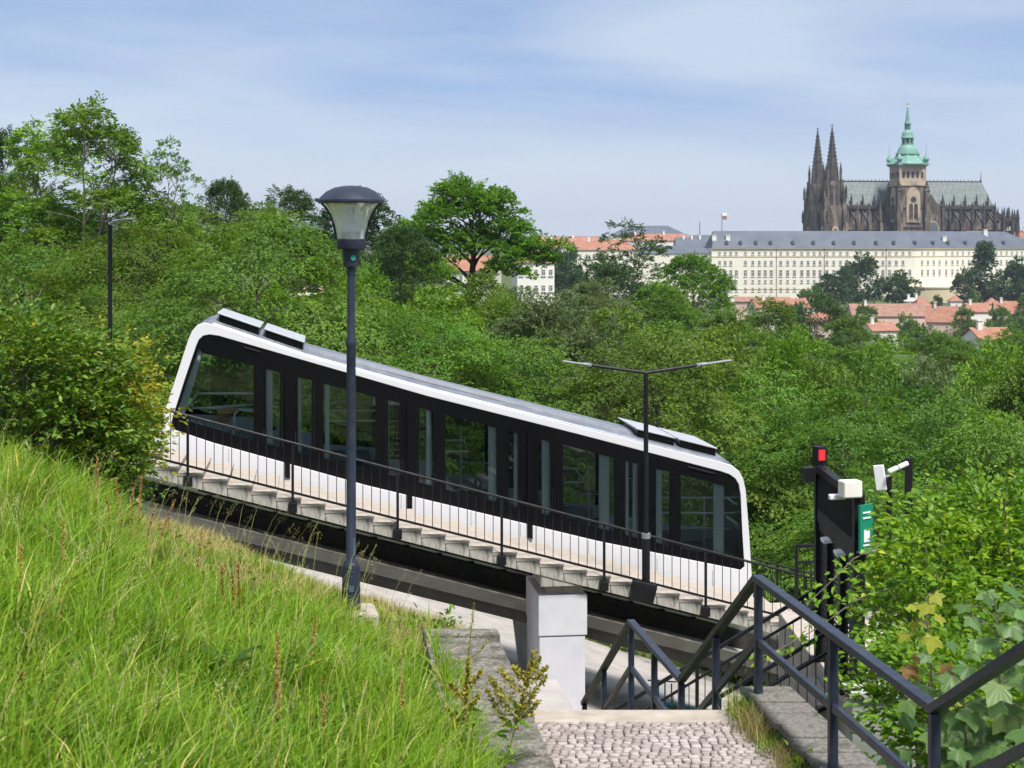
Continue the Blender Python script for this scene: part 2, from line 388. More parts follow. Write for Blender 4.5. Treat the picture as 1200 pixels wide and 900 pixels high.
# ------------------------------------------------------------------ the stepped path
def pathquad(mb, Y0, Y1, z0, z1, xl0, xr0):          # slab between two depths
    pts = []
    for z in (z0, z1):
        pts += [(wallx(Y0) + xl0, Y0, z), (railx(Y0) + xr0, Y0, z), (railx(Y1) + xr0, Y1, z), (wallx(Y1) + xl0, Y1, z)]
    return mb.hexa(pts)
mb = MB(); pathquad(mb, 9.1, 12.72, -4.4, -3.885, -.1, -.05)
landing = mb.struct('path_landing', M['mortar'])
mb = MB(); pathquad(mb, 12.725, 13.06, -4.3, -3.855, -.1, -.02)
o = mb.struct('step_kerb', M['kerb']); bev(o, .02)
# cobbles, a few centimetres each: one mesh
rng = np.random.RandomState(5)
cv, cfq, rn = [], [], []
y = 9.4
rowi = 0
while y < 12.70:
    h = .066 + rng.uniform(-.006, .006)
    x = wallx(y) + .02 + rng.uniform(-.03, 0)
    while x < railx(y) - .13:
        wd = rng.uniform(.055, .095)
        cxm, cym = x + wd / 2, y + h / 2 + .012 * math.sin(x * 6 + rowi * .7) + rng.uniform(-.006, .006)
        zt = -3.856 + rng.uniform(-.005, .004); a = rng.uniform(-.1, .1)
        hw, hh = wd / 2 - .0068, h / 2 - .0068
        b = len(cv)
        for k, (sc_, zz) in enumerate(((1, -3.89), (1, zt - .007), (.86, zt))):
            for (sx, sy) in ((-1, -1), (1, -1), (1, 1), (-1, 1)):
                jx, jy = rng.uniform(-.004, .004, 2)
                dx, dy = sx * hw * sc_ + jx, sy * hh * sc_ + jy
                cv.append((cxm + dx * math.cos(a) - dy * math.sin(a), cym + dx * math.sin(a) + dy * math.cos(a), zz))
        for l in (0, 4):
            for k in range(4): cfq.append((b + l + k, b + l + (k + 1) % 4, b + l + 4 + (k + 1) % 4, b + l + 4 + k))
        cfq.append((b + 8, b + 9, b + 10, b + 11)); rn += [rng.rand()] * 9
        x += wd
    y += h; rowi += 1
cm = bpy.data.materials.new('pink_grey_cobble'); cm.use_nodes = True
_nt = cm.node_tree; _b = _nt.nodes['Principled BSDF']; _b.inputs['Roughness'].default_value = .8
_a = N(_nt, 'ShaderNodeAttribute', attribute_name='rnd')
_t = N(_nt, 'ShaderNodeTexCoord')
_c = ramp(_nt, _a.outputs['Fac'], [(0, (.20, .16, .15)), (.5, (.30, .25, .24)), (1, (.40, .36, .35))])
_nt.links.new(mixc(_nt, mth(_nt, 'MULTIPLY', noise(_nt, _t.outputs['Object'], 2.2, 5, .6), .5), _c, (.34, .30, .26)), _b.inputs['Base Color'])
_bp = N(_nt, 'ShaderNodeBump'); _bp.inputs['Strength'].default_value = .4; _bp.inputs['Distance'].default_value = .01
_nt.links.new(noise(_nt, _t.outputs['Object'], 60, 4, .6), _bp.inputs['Height']); _nt.links.new(_bp.outputs[0], _b.inputs['Normal'])
o = bpy.data.objects.new('cobbles', fast_mesh('cobbles', cv, cfq, cm, rn)); C.objects.link(o)
o.parent = landing; setp(o, 'small pinkish grey cobbles laid in rows', kind='stuff')
# flights: up towards the viewer, down from the landing, and the lower flight
def flight(Ya, Yb, n, label):
    t = thing('stone_steps', label, 'steps', (float(wallx(Ya)) + 1, Ya, float(pathz(Ya))))
    for i in range(n):
        y0 = Ya + (Yb - Ya) * i / n; y1 = Ya + (Yb - Ya) * (i + 1) / n
        zt = float(pathz(Yb)) + (float(pathz(Ya)) - float(pathz(Yb))) * (n - i - (0 if pathz(Ya) > pathz(Yb) else 1)) / n
        if pathz(Ya) > pathz(Yb): zt = float(pathz(Ya)) - (float(pathz(Ya)) - float(pathz(Yb))) * (i + 1) / n
        m = MB(); pathquad(m, min(y0, y1) + .001, max(y0, y1) - .001, zt - .45, zt, -.08, -.03)
        m.part('step', M['kerb'], t, bevel=.012)
    return t
flight(13.07, 15.6, 9, 'beige stone steps going down just beyond the cobbled landing')
flight(18.3, 21.4, 12, 'lower flight of stone steps beside the concrete pier')
flight(9.08, 7.1, 8, 'stone steps rising from the cobbled landing towards the viewer')
mb = MB(); pathquad(mb, 15.62, 18.28, -5.9, -5.42, -.08, -.03); mb.struct('path_lower_landing', M['asphalt'])
mb = MB(); pathquad(mb, 3.5, 7.08, -3.0, -2.5, -.08, -.03); mb.struct('path_upper_landing', M['asphalt'])
mb = MB(); pathquad(mb, 21.42, 27, -8.0, -7.46, -.08, .6); mb.struct('path_foot', M['asphalt'])
# old wall on the bank side with its coping slabs
ow = thing('old_stone_wall', 'weathered grey stone wall with flat top between the grass bank and the cobbles', 'wall', (0, 11, -3.9))
def walled(mb, Ya, Yb, dx0, dx1, z0, z1):
    return mb.hexa([(wallx(Ya) + dx0, Ya, z0), (wallx(Ya) + dx1, Ya, z0), (wallx(Yb) + dx1, Yb, z0), (wallx(Yb) + dx0, Yb, z0),
                    (wallx(Ya) + dx0, Ya, z1), (wallx(Ya) + dx1, Ya, z1), (wallx(Yb) + dx1, Yb, z1), (wallx(Yb) + dx0, Yb, z1)])
mb = MB(); walled(mb, 8.4, 13.9, -.62, -.03, -5.3, -3.50); mb.part('wall_core', M['stone'], ow)
yy = 8.4; r_ = random.Random(3)
while yy < 13.85:
    L = min(r_.uniform(.55, .95), 13.9 - yy)
    m = MB(); zt = -3.395 + r_.uniform(-.018, .012)
    walled(m, yy + .012, yy + L - .012, -.66 + r_.uniform(-.02, .02), 0.0 + r_.uniform(-.012, .012), -3.50, zt)
    m.part('coping_slab', M['stone'], ow, bevel=.018)
    yy += L
# lower wall end past the corner and small wall stubs at the lower flight
mb = MB(); walled(mb, 13.95, 18.2, -.6, -.05, -6.5, -4.75)
mb.single('lower_garden_wall', M['stone'], 'lower stone wall stub beside the descending steps', 'wall', (-.4, 16, -6), bevel=.02)
# low kerb wall under the handrail
kw = thing('low_kerb_wall', 'low stone kerb wall with flat pavers under the navy handrail', 'wall', (2.2, 11, -3.9))
def railed(mb, Ya, Yb, dx0, dx1, z0, z1):
    return mb.hexa([(railx(Ya) + dx0, Ya, z0), (railx(Ya) + dx1, Ya, z0), (railx(Yb) + dx1, Yb, z0), (railx(Yb) + dx0, Yb, z0),
                    (railx(Ya) + dx0, Ya, z1), (railx(Ya) + dx1, Ya, z1), (railx(Yb) + dx1, Yb, z1), (railx(Yb) + dx0, Yb, z1)])
mb = MB(); railed(mb, 8.0, 13.2, -.06, .30, -5.6, -3.76); mb.part('wall_core', M['stone_d'], kw)
yy = 8.0
while yy < 13.15:
    L = min(r_.uniform(.26, .36), 13.2 - yy)
    m = MB(); railed(m, yy + .011, yy + L - .011, -.09 + r_.uniform(-.01, .01), .33 + r_.uniform(-.01, .01), -3.76, -3.70 + r_.uniform(-.006, .004))
    m.part('paver', M['stone_d'], kw, bevel=.008)
    yy += L

# ------------------------------------------------------------------ navy handrail along the path
hr = thing('path_handrail', 'navy square-section steel handrail zigzagging along the stepped path', 'handrail', (2.02, 13, -3.7))
def rz(Y): return float(np.interp(Y, [5.6, 7.35, 9.35, 13.0, 15.6, 18.0, 21.4], [-.65, -1.55, -2.755, -2.755, -4.315, -4.315, -6.36]))
kn = [5.6, 9.35, 13.0, 15.6, 18.0, 21.0]
for k in range(len(kn) - 1):
    Ya, Yb = kn[k], kn[k + 1]
    a = Vector((railx(Ya), Ya, rz(Ya))); b = Vector((railx(Yb), Yb, rz(Yb)))
    down = k in (2, 4)
    m = MB(); d = (b - a).normalized() * .012; m.bar(a + d * 0, b + d, .085, .052)
    m.part('top_rail', M['green_rail'] if down else M['navy'], hr, bevel=.007)
    lo = Vector((0, 0, -.52))
    m = MB(); m.bar(a + lo + d * 3, b + lo - d * 3, .045, .06)
    m.part('lower_rail', M['navy'], hr, bevel=.006)
for Y in (7.5, 9.36, 11.15, 12.97, 14.3, 15.6, 16.8, 17.98, 19.6, 20.95):
    zt = rz(Y) - .03; zb = (-3.72 if 9 < Y < 13.1 else float(pathz(Y)) - .3)
    m = MB(); m.box((railx(Y), Y, (zt + zb) / 2), (.062, .062, zt - zb), rz=.13); m.part('post', M['navy'], hr, bevel=.006)
    m = MB(); m.box((railx(Y), Y, zb + .012), (.13, .13, .016), rz=.13); m.part('foot_plate', M['navy'], hr)

# ================================================================== FUNICULAR
TA = R(7); OX, OY = -1.25, 35.6
U = Vector((math.cos(TA), math.sin(TA), 0)); AW = Vector((-math.sin(TA), math.cos(TA), 0)); O3 = Vector((OX, OY, 0))
def Wd(s, d, z): return O3 + U * s + AW * d + Vector((0, 0, z))
def Q(px, py, d=0.0):            # where a pixel's ray meets the vertical plane d metres behind the near side of the car
    x = (px - 600) / F
    Y = (d + OX * AW.x + OY * AW.y) / (x * AW.x + AW.y)
    return ((x * Y - OX) * U.x + (Y - OY) * U.y, (HZ - py) / F * Y)
DN = -2.65                        # outer edge of the service stair
# slope of the track from the feet of the railing
_p, _q = Q(220, 562, DN), Q(827, 715, DN)
SL = (_q[1] - _p[1]) / (_q[0] - _p[0])
# service stair ------------------------------------------------------
st = thing('service_stair', 'pale concrete service stair running alongside the funicular track', 'stair', Wd(0, -1.2, Q(535, 660, DN)[1]))
sA = Q(208.5, 500, DN)[0]; run = (Q(633, 500, DN)[0] - sA) / 15
zA = Q(223, 554, DN)[1]; s_mid = Q(223, 554, DN)[0]
rise = -SL * run
n_lo, n_hi = -3, 30
bz = Q(407, 617, DN); def_soff = lambda s: bz[1] + SL * (s - bz[0])
blk = MB(); s0 = 0
# one block and one tread, shared by every step
hs = zA - def_soff(s_mid)
blk.hexa([Wd(0.006, DN, -hs - SL * (run / 2)) - O3, Wd(run - .006, DN, -hs + SL * (run / 2)) - O3, Wd(run - .006, -.28, -hs + SL * (run / 2)) - O3, Wd(.006, -.28, -hs - SL * (run / 2)) - O3,
          Wd(0.006, DN, -.062) - O3, Wd(run - .006, DN, -.062) - O3, Wd(run - .006, -.28, -.062) - O3, Wd(0.006, -.28, -.062) - O3])
blkm = blk.mesh('step_block', M['concrete'])
trd = MB(); trd.hexa([Wd(-.015, DN - .012, -.06) - O3, Wd(run + .012, DN - .012, -.06) - O3, Wd(run + .012, -.27, -.06) - O3, Wd(-.015, -.27, -.06) - O3,
                      Wd(-.015, DN - .012, 0) - O3, Wd(run + .012, DN - .012, 0) - O3, Wd(run + .012, -.27, 0) - O3, Wd(-.015, -.27, 0) - O3])
trdm = trd.mesh('tread', M['tread'])
for n in range(n_lo, n_hi):
    s = sA + n * run; z = zA - rise * (n)
    inst(blkm, 'step_block', st, Wd(s, 0, z)); t_ = inst(trdm, 'tread', st, Wd(s, 0, z + .001))
s_end = sA + n_hi * run
# sloping slab under the blocks, and the brackets
mb = MB(); a_, b_ = sA + n_lo * run, s_end
mb.hexa([Wd(a_, DN + .6, def_soff(a_) - .015), Wd(b_, DN + .6, def_soff(b_) - .015), Wd(b_, -.35, def_soff(b_) - .015), Wd(a_, -.35, def_soff(a_) - .015),
         Wd(a_, DN + .6, def_soff(a_) + .05), Wd(b_, DN + .6, def_soff(b_) + .05), Wd(b_, -.35, def_soff(b_) + .05), Wd(a_, -.35, def_soff(a_) + .05)])
mb.part('slab', M['girder'], st)
# near railing -------------------------------------------------------
def railing(name, label, posts, d, top, bot, foot, gap=12, feet=True, lo_s=None, hi_s=None):
    t = thing(name, label, 'railing', Wd(posts[len(posts) // 2], d, bot(posts[len(posts) // 2])))
    a, b = (lo_s if lo_s is not None else posts[0]), (hi_s if hi_s is not None else posts[-1])
    m = MB(); m.tube([Wd(a, d, top(a)), Wd(b, d, top(b))], .027, 8); m.part('handrail', M['blackm'], t, smooth=True)
    m = MB(); m.bar(Wd(a, d, bot(a)), Wd(b, d, bot(b)), .035, .045); m.part('bottom_rail', M['blackm'], t)
    m = MB(); hgt = top(a) - bot(a); m.tube([Vector((0, 0, 0)), Vector((0, 0, hgt - .02))], .0085, 5); bm_ = m.mesh('baluster', M['blackm'])
    for s in posts:
        m = MB(); zb = foot(s); m.box(Wd(s, d, (top(s) + zb) / 2 - .02), (.055, .03, top(s) - zb), rz=TA); m.part('post', M['blackm'], t)
        if feet:
            m = MB(); m.box(Wd(s, d + .03, zb - .02), (.18, .16, .2), rz=TA); m.part('foot_bracket', M['blackm'], t, bevel=.01)
    for i in range(len(posts) - 1):
        for k in range(1, gap):
            s = posts[i] + (posts[i + 1] - posts[i]) * k / gap
            inst(bm_, 'baluster', t, Wd(s, d, bot(s)))
    return t
dR = DN - .09
p1, p2 = Q(220, 487, dR), Q(827, 645, dR)
topf = lambda s: p1[1] + (p2[1] - p1[1]) / (p2[0] - p1[0]) * (s - p1[0])
pb = Q(343, 577, dR); botf = lambda s: pb[1] + SL * (s - pb[0])
pf = Q(467, 625, dR); footf = lambda s: pf[1] + SL * (s - pf[0])
posts = [Q(px, 500, dR)[0] for px in (98, 220, 343, 466, 588, 708, 827, 944)]
railing('stair_railing', 'black baluster railing on the outer edge of the service stair', posts, dR, topf, botf, footf, hi_s=posts[-1] + .1)
# railing on the far side of the track
dF = 4.3
q1 = Q(168, 471, dF); q2 = Q(951, 686, dF)
tf = lambda s: q1[1] + SL * (s - q1[0])
bf = lambda s: tf(s) - 1.0
pz = [q1[0] - 1.5 + 2.2 * k for k in range(10)]
railing('far_track_railing', 'black railing on the far side of the track behind the car', pz, dF, tf, bf, lambda s: bf(s) - .25, feet=False)
# girder, pier, track -------------------------------------------------
gd = thing('track_girder', 'long sloping concrete girder carrying the funicular track', 'girder', Wd(0, 1.2, -9))
g1, g2 = Q(423, 656, .25), Q(627, 711.5, .25)
gt = lambda s: g1[1] + SL * (s - g1[0])
a_, b_ = Q(60, 500)[0], Q(1010, 500)[0]
def slopebox(mb, s0, s1, d0, d1, f0, f1):
    return mb.hexa([Wd(s0, d0, f0(s0)), Wd(s1, d0, f0(s1)), Wd(s1, d1, f0(s1)), Wd(s0, d1, f0(s0)), Wd(s0, d0, f1(s0)), Wd(s1, d0, f1(s1)), Wd(s1, d1, f1(s1)), Wd(s0, d1, f1(s0))])
mb = MB(); slopebox(mb, a_, b_, .25, 3.2, lambda s: gt(s) - .25, gt); mb.part('flange', M['girder'], gd)
mb = MB(); slopebox(mb, a_, b_, .62, 2.8, lambda s: gt(s) - .58, lambda s: gt(s) - .252); mb.part('web', pm('shaded_web_concrete', (.13, .125, .11), (.2, .19, .17), 1.5, .9), gd)  # darker concrete colour paints in the shade of the recess below the flange
mb = MB(); slopebox(mb, a_, b_, .9, 2.6, lambda s: gt(s) + .002, lambda s: gt(s) + .42); mb.part('track_bed', M['under'], gd)  # near-black colour stands in for the shade in the gap under the stair
for d in (1.05, 2.45):
    mb = MB(); slopebox(mb, a_, b_, d - .035, d + .035, lambda s: gt(s) + .43, lambda s: gt(s) + .56); mb.part('rail', M['steel'], gd)
slp = MB(); slp.box((0, 0, 0), (.18, 1.62, .10), rz=TA); slm = slp.mesh('sleeper', M['under'])
s = a_ + .3
while s < b_:
    inst(slm, 'sleeper', gd, Wd(s, 1.75, gt(s) + .40)); s += .75
pr = thing('concrete_pier', 'pale painted concrete pier with a bearing block carrying the service stair', 'pier', Wd(Q(660, 800, -2.5)[0], -1.4, -11))
dP = -2.5
l, r = Q(632, 800, dP)[0], Q(688, 800, dP)[0]
zt, zj = Q(660, 697, dP)[1], Q(660, 745, dP)[1]
mb = MB(); mb.hexa([Wd(l - .02, dP - .02, zj), Wd(r, dP - .02, zj), Wd(r, -.5, zj), Wd(l - .02, -.5, zj), Wd(l - .02, dP - .02, zt), Wd(r, dP - .02, zt), Wd(r, -.5, zt), Wd(l - .02, -.5, zt)])
mb.part('pier_head', M['pier'], pr, bevel=.02)
zb = -12.2
mb = MB(); mb.hexa([Wd(l, dP, zb), Wd(r - .04, dP, zb), Wd(r - .04, -.5, zb), Wd(l, -.5, zb), Wd(l, dP, zj - .015), Wd(r - .04, dP, zj - .015), Wd(r - .04, -.5, zj - .015), Wd(l, -.5, zj - .015)])
mb.part('pier_shaft', M['pier'], pr, bevel=.02)
l2, r2 = Q(641, 690, dP)[0], Q(684, 690, dP)[0]; zk = def_soff((l2 + r2) / 2)
mb = MB(); mb.hexa([Wd(l2, dP + .06, zt + .001), Wd(r2, dP + .06, zt + .001), Wd(r2, -.9, zt + .001), Wd(l2, -.9, zt + .001), Wd(l2, dP + .06, zt + .21), Wd(r2, dP + .06, zt + .21), Wd(r2, -.9, zt + .21), Wd(l2, -.9, zt + .21)])
mb.part('bearing_block', M['kerb'], pr, bevel=.015)
mb = MB(); l3, r3 = Q(634, 690, DN)[0], Q(688, 690, DN)[0]
mb.hexa([Wd(l3, DN + .02, zt + .212), Wd(r3, DN + .02, zt + .212), Wd(r3, -.4, zt + .212), Wd(l3, -.4, zt + .212), Wd(l3, DN + .02, def_soff(l3) + .02), Wd(r3, DN + .02, def_soff(r3) + .02), Wd(r3, -.4, def_soff(r3) + .02), Wd(l3, -.4, def_soff(l3) + .02)])
mb.part('corbel', M['concrete'], pr)
# tapering leg of the girder behind it
tl = thing('girder_support', 'tapering dark concrete support under the girder beside the pale pier', 'pier', Wd(l + .3, 1.7, -12))
a1, a2, a3 = Q(608, 735, .9)[0], Q(626, 830, .9)[0], Q(675, 740, .9)[0]
mb = MB(); zt2 = gt(a1) - .6
mb.hexa([Wd(a2 + .1, .9, -12.4), Wd(a3, .9, -12.4), Wd(a3, 2.5, -12.4), Wd(a2 + .1, 2.5, -12.4), Wd(a1, .9, zt2 + .02), Wd(a3, .9, zt2 + .02), Wd(a3, 2.5, zt2 + .02), Wd(a1, 2.5, zt2 + .02)])
mb.part('support_leg', M['girder'], tl, bevel=.02)
mb = MB(); slopebox(mb, a1 - .05, a3 + .05, .8, 2.6, lambda s: zt2 - .06, lambda s: gt(s) - .585); mb.part('support_cap', M['girder'], tl)
# the two further supports that the bank and leaves hide are left to the girder ends
# ---- the car ---------------------------------------------------------
CW = 2.6
car = thing('funicular_car', 'long white funicular car with black window band on the sloping track', 'funicular car', Wd(0, CW / 2, gt(0) + .5))
def qs(L, d=0.0): return [Q(px, py, d) for px, py in L]
outer = [(168, 552), (182, 514), (207, 440), (221, 397), (225, 388), (231, 381), (240, 378), (252, 381), (360, 417.5), (500, 456), (680, 501), (845, 541.5), (858, 545.5), (866, 552), (871, 561), (874, 575), (878, 625), (882, 690), (884, 722), (700, 677), (430, 610), (250, 565)]
inner = [(199, 502), (203, 487), (217, 443), (230, 405), (233, 398), (238, 393.5), (245, 392), (256, 393.5), (360, 423.5), (500, 464), (680, 509.5), (845, 552.5), (855, 556), (862, 561), (866, 568), (868, 580), (870, 625), (872.5, 664), (868, 668), (700, 634), (430, 569), (250, 519)]
def smoothpoly(L): return L
mb = MB(); mb.ring(qs(outer), qs(inner), Wd, 0, .09); side = mb.part('side_panel', M['white'], car, bevel=.012)
mb = MB(); mb.ring(qs(outer), qs(inner), Wd, CW - .09, CW); mb.part('side_panel', M['white'], car)
po = qs(outer)
# ends and floor pan join both sides
def strip(idx, d0, d1, th, mat, name, off=(0, 0)):
    m = MB(); P = [po[i] for i in idx]
    cx_ = sum(p[0] for p in po) / len(po); cz_ = 0
    for i in range(len(P) - 1):
        (s0, z0), (s1, z1) = P[i], P[i + 1]
        tx, tz = s1 - s0, z1 - z0; L = math.hypot(tx, tz); nx_, nz_ = tz / L * th, -tx / L * th
        m.hexa([Wd(s0, d0, z0), Wd(s1, d0, z1), Wd(s1, d1, z1), Wd(s0, d1, z0), Wd(s0 + nx_, d0, z0 + nz_), Wd(s1 + nx_, d0, z1 + nz_), Wd(s1 + nx_, d1, z1 + nz_), Wd(s0 + nx_, d1, z0 + nz_)])
    return m.part(name, mat, car, smooth=True)
strip([0, 1], .09, CW - .09, .06, M['white'], 'end_skirt')
strip([1, 2, 3], .09, CW - .09, .04, M['glass'], 'windscreen')
strip([3, 4, 5, 6], .09, CW - .09, .06, M['silver'], 'end_brow')
strip([12, 13, 14, 15], .09, CW - .09, .06, M['silver'], 'end_brow')
strip([15, 16], .09, CW - .09, .04, M['glass'], 'windscreen')
strip([16, 17, 18], .09, CW - .09, .06, M['white'], 'end_skirt')
strip([18, 19, 20, 21, 0], .09, CW - .09, .08, M['under'], 'floor_pan')
mb = MB(); slopebox(mb, Q(230, 500)[0], Q(850, 500)[0], .5, 2.1, lambda s: gt(s) + .58, lambda s: gt(s) + .95); mb.part('bogie_frame', M['under'], car)
# crowned silver roof
rp = [po[i] for i in (6, 7, 8, 9, 10, 11, 12)]
m = MB(); prof = [(.02, -.02), (.12, .07), (.35, .13), (.8, .17), (CW / 2, .18), (CW - .8, .17), (CW - .35, .13), (CW - .12, .07), (CW - .02, -.02)]
k = len(prof)
vv = []; ff = []
for i, (s, z) in enumerate(rp):
    e = .35 if i in (0, len(rp) - 1) else 1
    vv += [Wd(s, d, z + (h * e if h > 0 else h)) for d, h in prof]
for i in range(len(rp) - 1):
    for j in range(k - 1): ff.append((i * k + j, i * k + j + 1, (i + 1) * k + j + 1, (i + 1) * k + j))
m.add(vv, ff); roof = m.part('roof', M['silver'], car, smooth=True)
so = roof.modifiers.new('thick', 'SOLIDIFY'); so.thickness = .03; so.offset = -1
zroof = lambda s: float(np.interp(s, [p[0] for p in rp], [p[1] for p in rp]))
for d in (.32, .62):             # long seams on the roof
    m = MB(); slopebox(m, Q(362, 400)[0], Q(742, 500)[0], d, d + .03, lambda s: zroof(s) + .10, lambda s: zroof(s) + (.145 if d < .5 else .172)); m.part('roof_seam', M['lid'], roof)
for (x0, x1) in ((254, 305), (309, 357), (747, 794), (797, 843)):
    m = MB(); s0, s1 = Q(x0, 400)[0], Q(x1, 400)[0]
    slopebox(m, s0 + .04, s1 - .04, .20, CW - .2, lambda s: zroof(s) + .03, lambda s: zroof(s) + .255); u_ = m.part('roof_unit', M['gloss_black'], car)
    m = MB(); slopebox(m, s0, s1, .17, CW - .17, lambda s: zroof(s) + .257, lambda s: zroof(s) + .295); m.part('lid', M['lid'], u_, bevel=.015)
# black band: header, sill and pillars with the panes between
IT = [Q(px, py) for px, py in inner[5:16]]; 
topz = lambda s: float(np.interp(s, [p[0] for p in IT], [p[1] for p in IT]))
bl = sorted([Q(px, py) for px, py in ((199, 502), (223, 512), (253, 520), (340, 545), (407, 563), (540, 594), (762, 651), (827, 667), (872, 667))])
botz = lambda s: float(np.interp(s, [p[0] for p in bl], [p[1] for p in bl]))
wt1, wt2 = Q(310, 432), Q(820, 562)
wtop = lambda s: wt1[1] + (wt2[1] - wt1[1]) / (wt2[0] - wt1[0]) * (s - wt1[0])
wb = sorted([Q(px, py) for px, py in ((199, 484), (222, 494), (310, 520), (522, 573.5), (798, 644), (868, 652))])
wbot = lambda s: float(np.interp(s, [p[0] for p in wb], [p[1] for p in wb]))
lefts = [Q(px, py) for px, py in ((199, 502), (203, 487), (217, 443), (230, 405), (236, 395))]
ledge = lambda z: float(np.interp(z, [p[1] for p in lefts], [p[0] for p in lefts]))
xs_ = [241, 260, 310, 367, 440, 500, 580, 648, 720, 787, 845, 858, 866]
def bandbox(px0, px1, f0, f1, d0, d1, mat, name, parent=car, nseg=1, bevel=0):
    m = MB(); e = [Q(px0 + (px1 - px0) * i / nseg, 500)[0] for i in range(nseg + 1)]
    vs_, fs_ = [], []
    for s in e:
        for d in (d0, d1):
            vs_ += [Wd(s, d, f0(s)), Wd(s, d, f1(s))]
    for i in range(nseg):
        b = 4 * i; fs_ += [(b, b + 4, b + 5, b + 1), (b + 2, b + 3, b + 7, b + 6), (b + 1, b + 5, b + 7, b + 3), (b, b + 2, b + 6, b + 4)]
    fs_ += [(0, 1, 3, 2), (4 * nseg, 4 * nseg + 2, 4 * nseg + 3, 4 * nseg + 1)]
    m.add(vs_, fs_); return m.part(name, mat, parent, bevel=bevel)
gaps = [(297, 309), (331, 346), (368, 379), (440, 452), (472, 488), (511, 522), (582, 593), (610, 628), (648, 660), (720, 730), (751, 766), (788, 798)]
panes = [(238, 297), (309, 331), (346, 368), (379, 440), (452, 472), (488, 511), (522, 582), (593, 610), (628, 648), (660, 720), (730, 751), (766, 788), (798, 868)]
DOORS = {1, 2, 4, 5, 7, 8, 10, 11}
for (dd0, dd1) in ((.02, .075), (CW - .075, CW - .02)):
    near = dd0 < 1
    bandbox(236, 866, wtop, lambda s: topz(s) + .02, dd0, dd1, M['gloss_black'], 'window_header', nseg=24)
    bandbox(203, 872, lambda s: botz(s) - .02, wbot, dd0, dd1, M['gloss_black'], 'window_sill', nseg=24)
    for (x0, x1) in gaps: bandbox(x0, x1, wbot, wtop, dd0 + .002, dd1 - .002, M['gloss_black'], 'pillar')
    # slanting frame at the uphill end
    m = MB(); A = [Q(199, 502), Q(205, 502), Q(243, 394), Q(236, 394)]
    A = [Q(199, 500), Q(206, 486), Q(232, 411), Q(241, 393), Q(233, 395)]
    m.prism(A, Wd, dd0 + .004, dd1 - .004); m.part('end_frame', M['gloss_black'], car)
    m = MB(); m.prism([Q(205, 488), Q(238, 497), Q(238, 413), Q(231, 411)], Wd, dd0 + .02, dd0 + .03); m.part('window_pane', M['glass'], car)
    bandbox(868.2, 872, wbot, lambda s: wtop(s) + .1, dd0 + .003, dd1 - .003, M['gloss_black'], 'end_frame')
    for i, (x0, x1) in enumerate(panes):
        nm = 'door' if i in DOORS else 'window_pane'
        if nm == 'door':
            d_ = bandbox(x0 + .5, x0 + 3, wbot, wtop, dd0 - .004, dd1, M['gloss_black'], 'door')
            bandbox(x1 - 3, x1 - .5, wbot, wtop, dd0 - .004, dd1, M['gloss_black'], 'door_edge', d_)
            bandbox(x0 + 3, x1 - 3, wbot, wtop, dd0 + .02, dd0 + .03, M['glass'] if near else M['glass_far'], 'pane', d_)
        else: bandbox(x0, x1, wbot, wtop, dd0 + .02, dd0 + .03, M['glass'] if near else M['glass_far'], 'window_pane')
for px in (337, 480, 621, 758):  # upright guide bars between the door leaves
    bandbox(px - 3, px + 3, lambda s: botz(s) - .30, lambda s: wtop(s) + .12, -.05, .018, M['gloss_black'], 'door_guide')
for (x0, x1) in ((286, 305), (806, 838)):
    bandbox(x0, x1, lambda s: topz(s) - .10, lambda s: topz(s) - .07, -.01, .019, M['rubber'], 'gutter')
for px in (268, 405, 470, 552, 610, 690, 770, 835):    # panel joints on the white skirt and cantrail
    s_ = Q(px, 500)[0]; m = MB()
    m.hexa([Wd(s_ - .006, -.003, botz(s_) - .9), Wd(s_ + .006, -.003, botz(s_) - .9), Wd(s_ + .006, .01, botz(s_) - .9), Wd(s_ - .006, .01, botz(s_) - .9), Wd(s_ - .006, -.003, botz(s_) - .03), Wd(s_ + .006, -.003, botz(s_) - .03), Wd(s_ + .006, .01, botz(s_) - .03), Wd(s_ - .006, .01, botz(s_) - .03)])
    m.part('panel_joint', M['greylamp'], side)
# inside: stepped floors, pale pillars, rails and benches
for k, (x0, x1) in enumerate(((212, 300), (300, 372), (372, 445), (445, 516), (516, 587), (587, 654), (654, 725), (725, 792), (792, 866))):
    s0, s1 = Q(x0, 500)[0], Q(x1, 500)[0]; zf = wbot(s1) - .06
    m = MB(); m.hexa([Wd(s0, .12, zf - .08), Wd(s1, .12, zf - .08), Wd(s1, CW - .12, zf - .08), Wd(s0, CW - .12, zf - .08), Wd(s0, .12, zf), Wd(s1, .12, zf), Wd(s1, CW - .12, zf), Wd(s0, CW - .12, zf)])
    fl = m.part('floor_step', M['innerfloor'], car)
    m = MB(); m.hexa([Wd(s0, CW - .13, zf), Wd(s1, CW - .13, zf), Wd(s1, CW - .10, zf), Wd(s0, CW - .10, zf), Wd(s0, CW - .13, zf + .42), Wd(s1, CW - .13, zf + .30), Wd(s1, CW - .10, zf + .30), Wd(s0, CW - .10, zf + .42)])
    m.part('side_lining', M['inner'], fl)
m = MB(); sL, sR_ = Q(232, 500)[0], Q(858, 500)[0]
slopebox(m, sL, sR_, .12, CW - .12, lambda s: wtop(s) + .06, lambda s: wtop(s) + .10); m.part('ceiling', M['gloss_black'], car)
for (x0, x1) in ((310, 319), (347, 353), (381, 386), (500, 505), (573, 582), (603, 609), (636, 645), (703, 715), (731, 738), (743, 750), (767, 777), (838, 850)):
    bandbox(x0, x1, wbot, lambda s: wtop(s) - .02, .14, .20, M['inner'], 'inner_pillar')
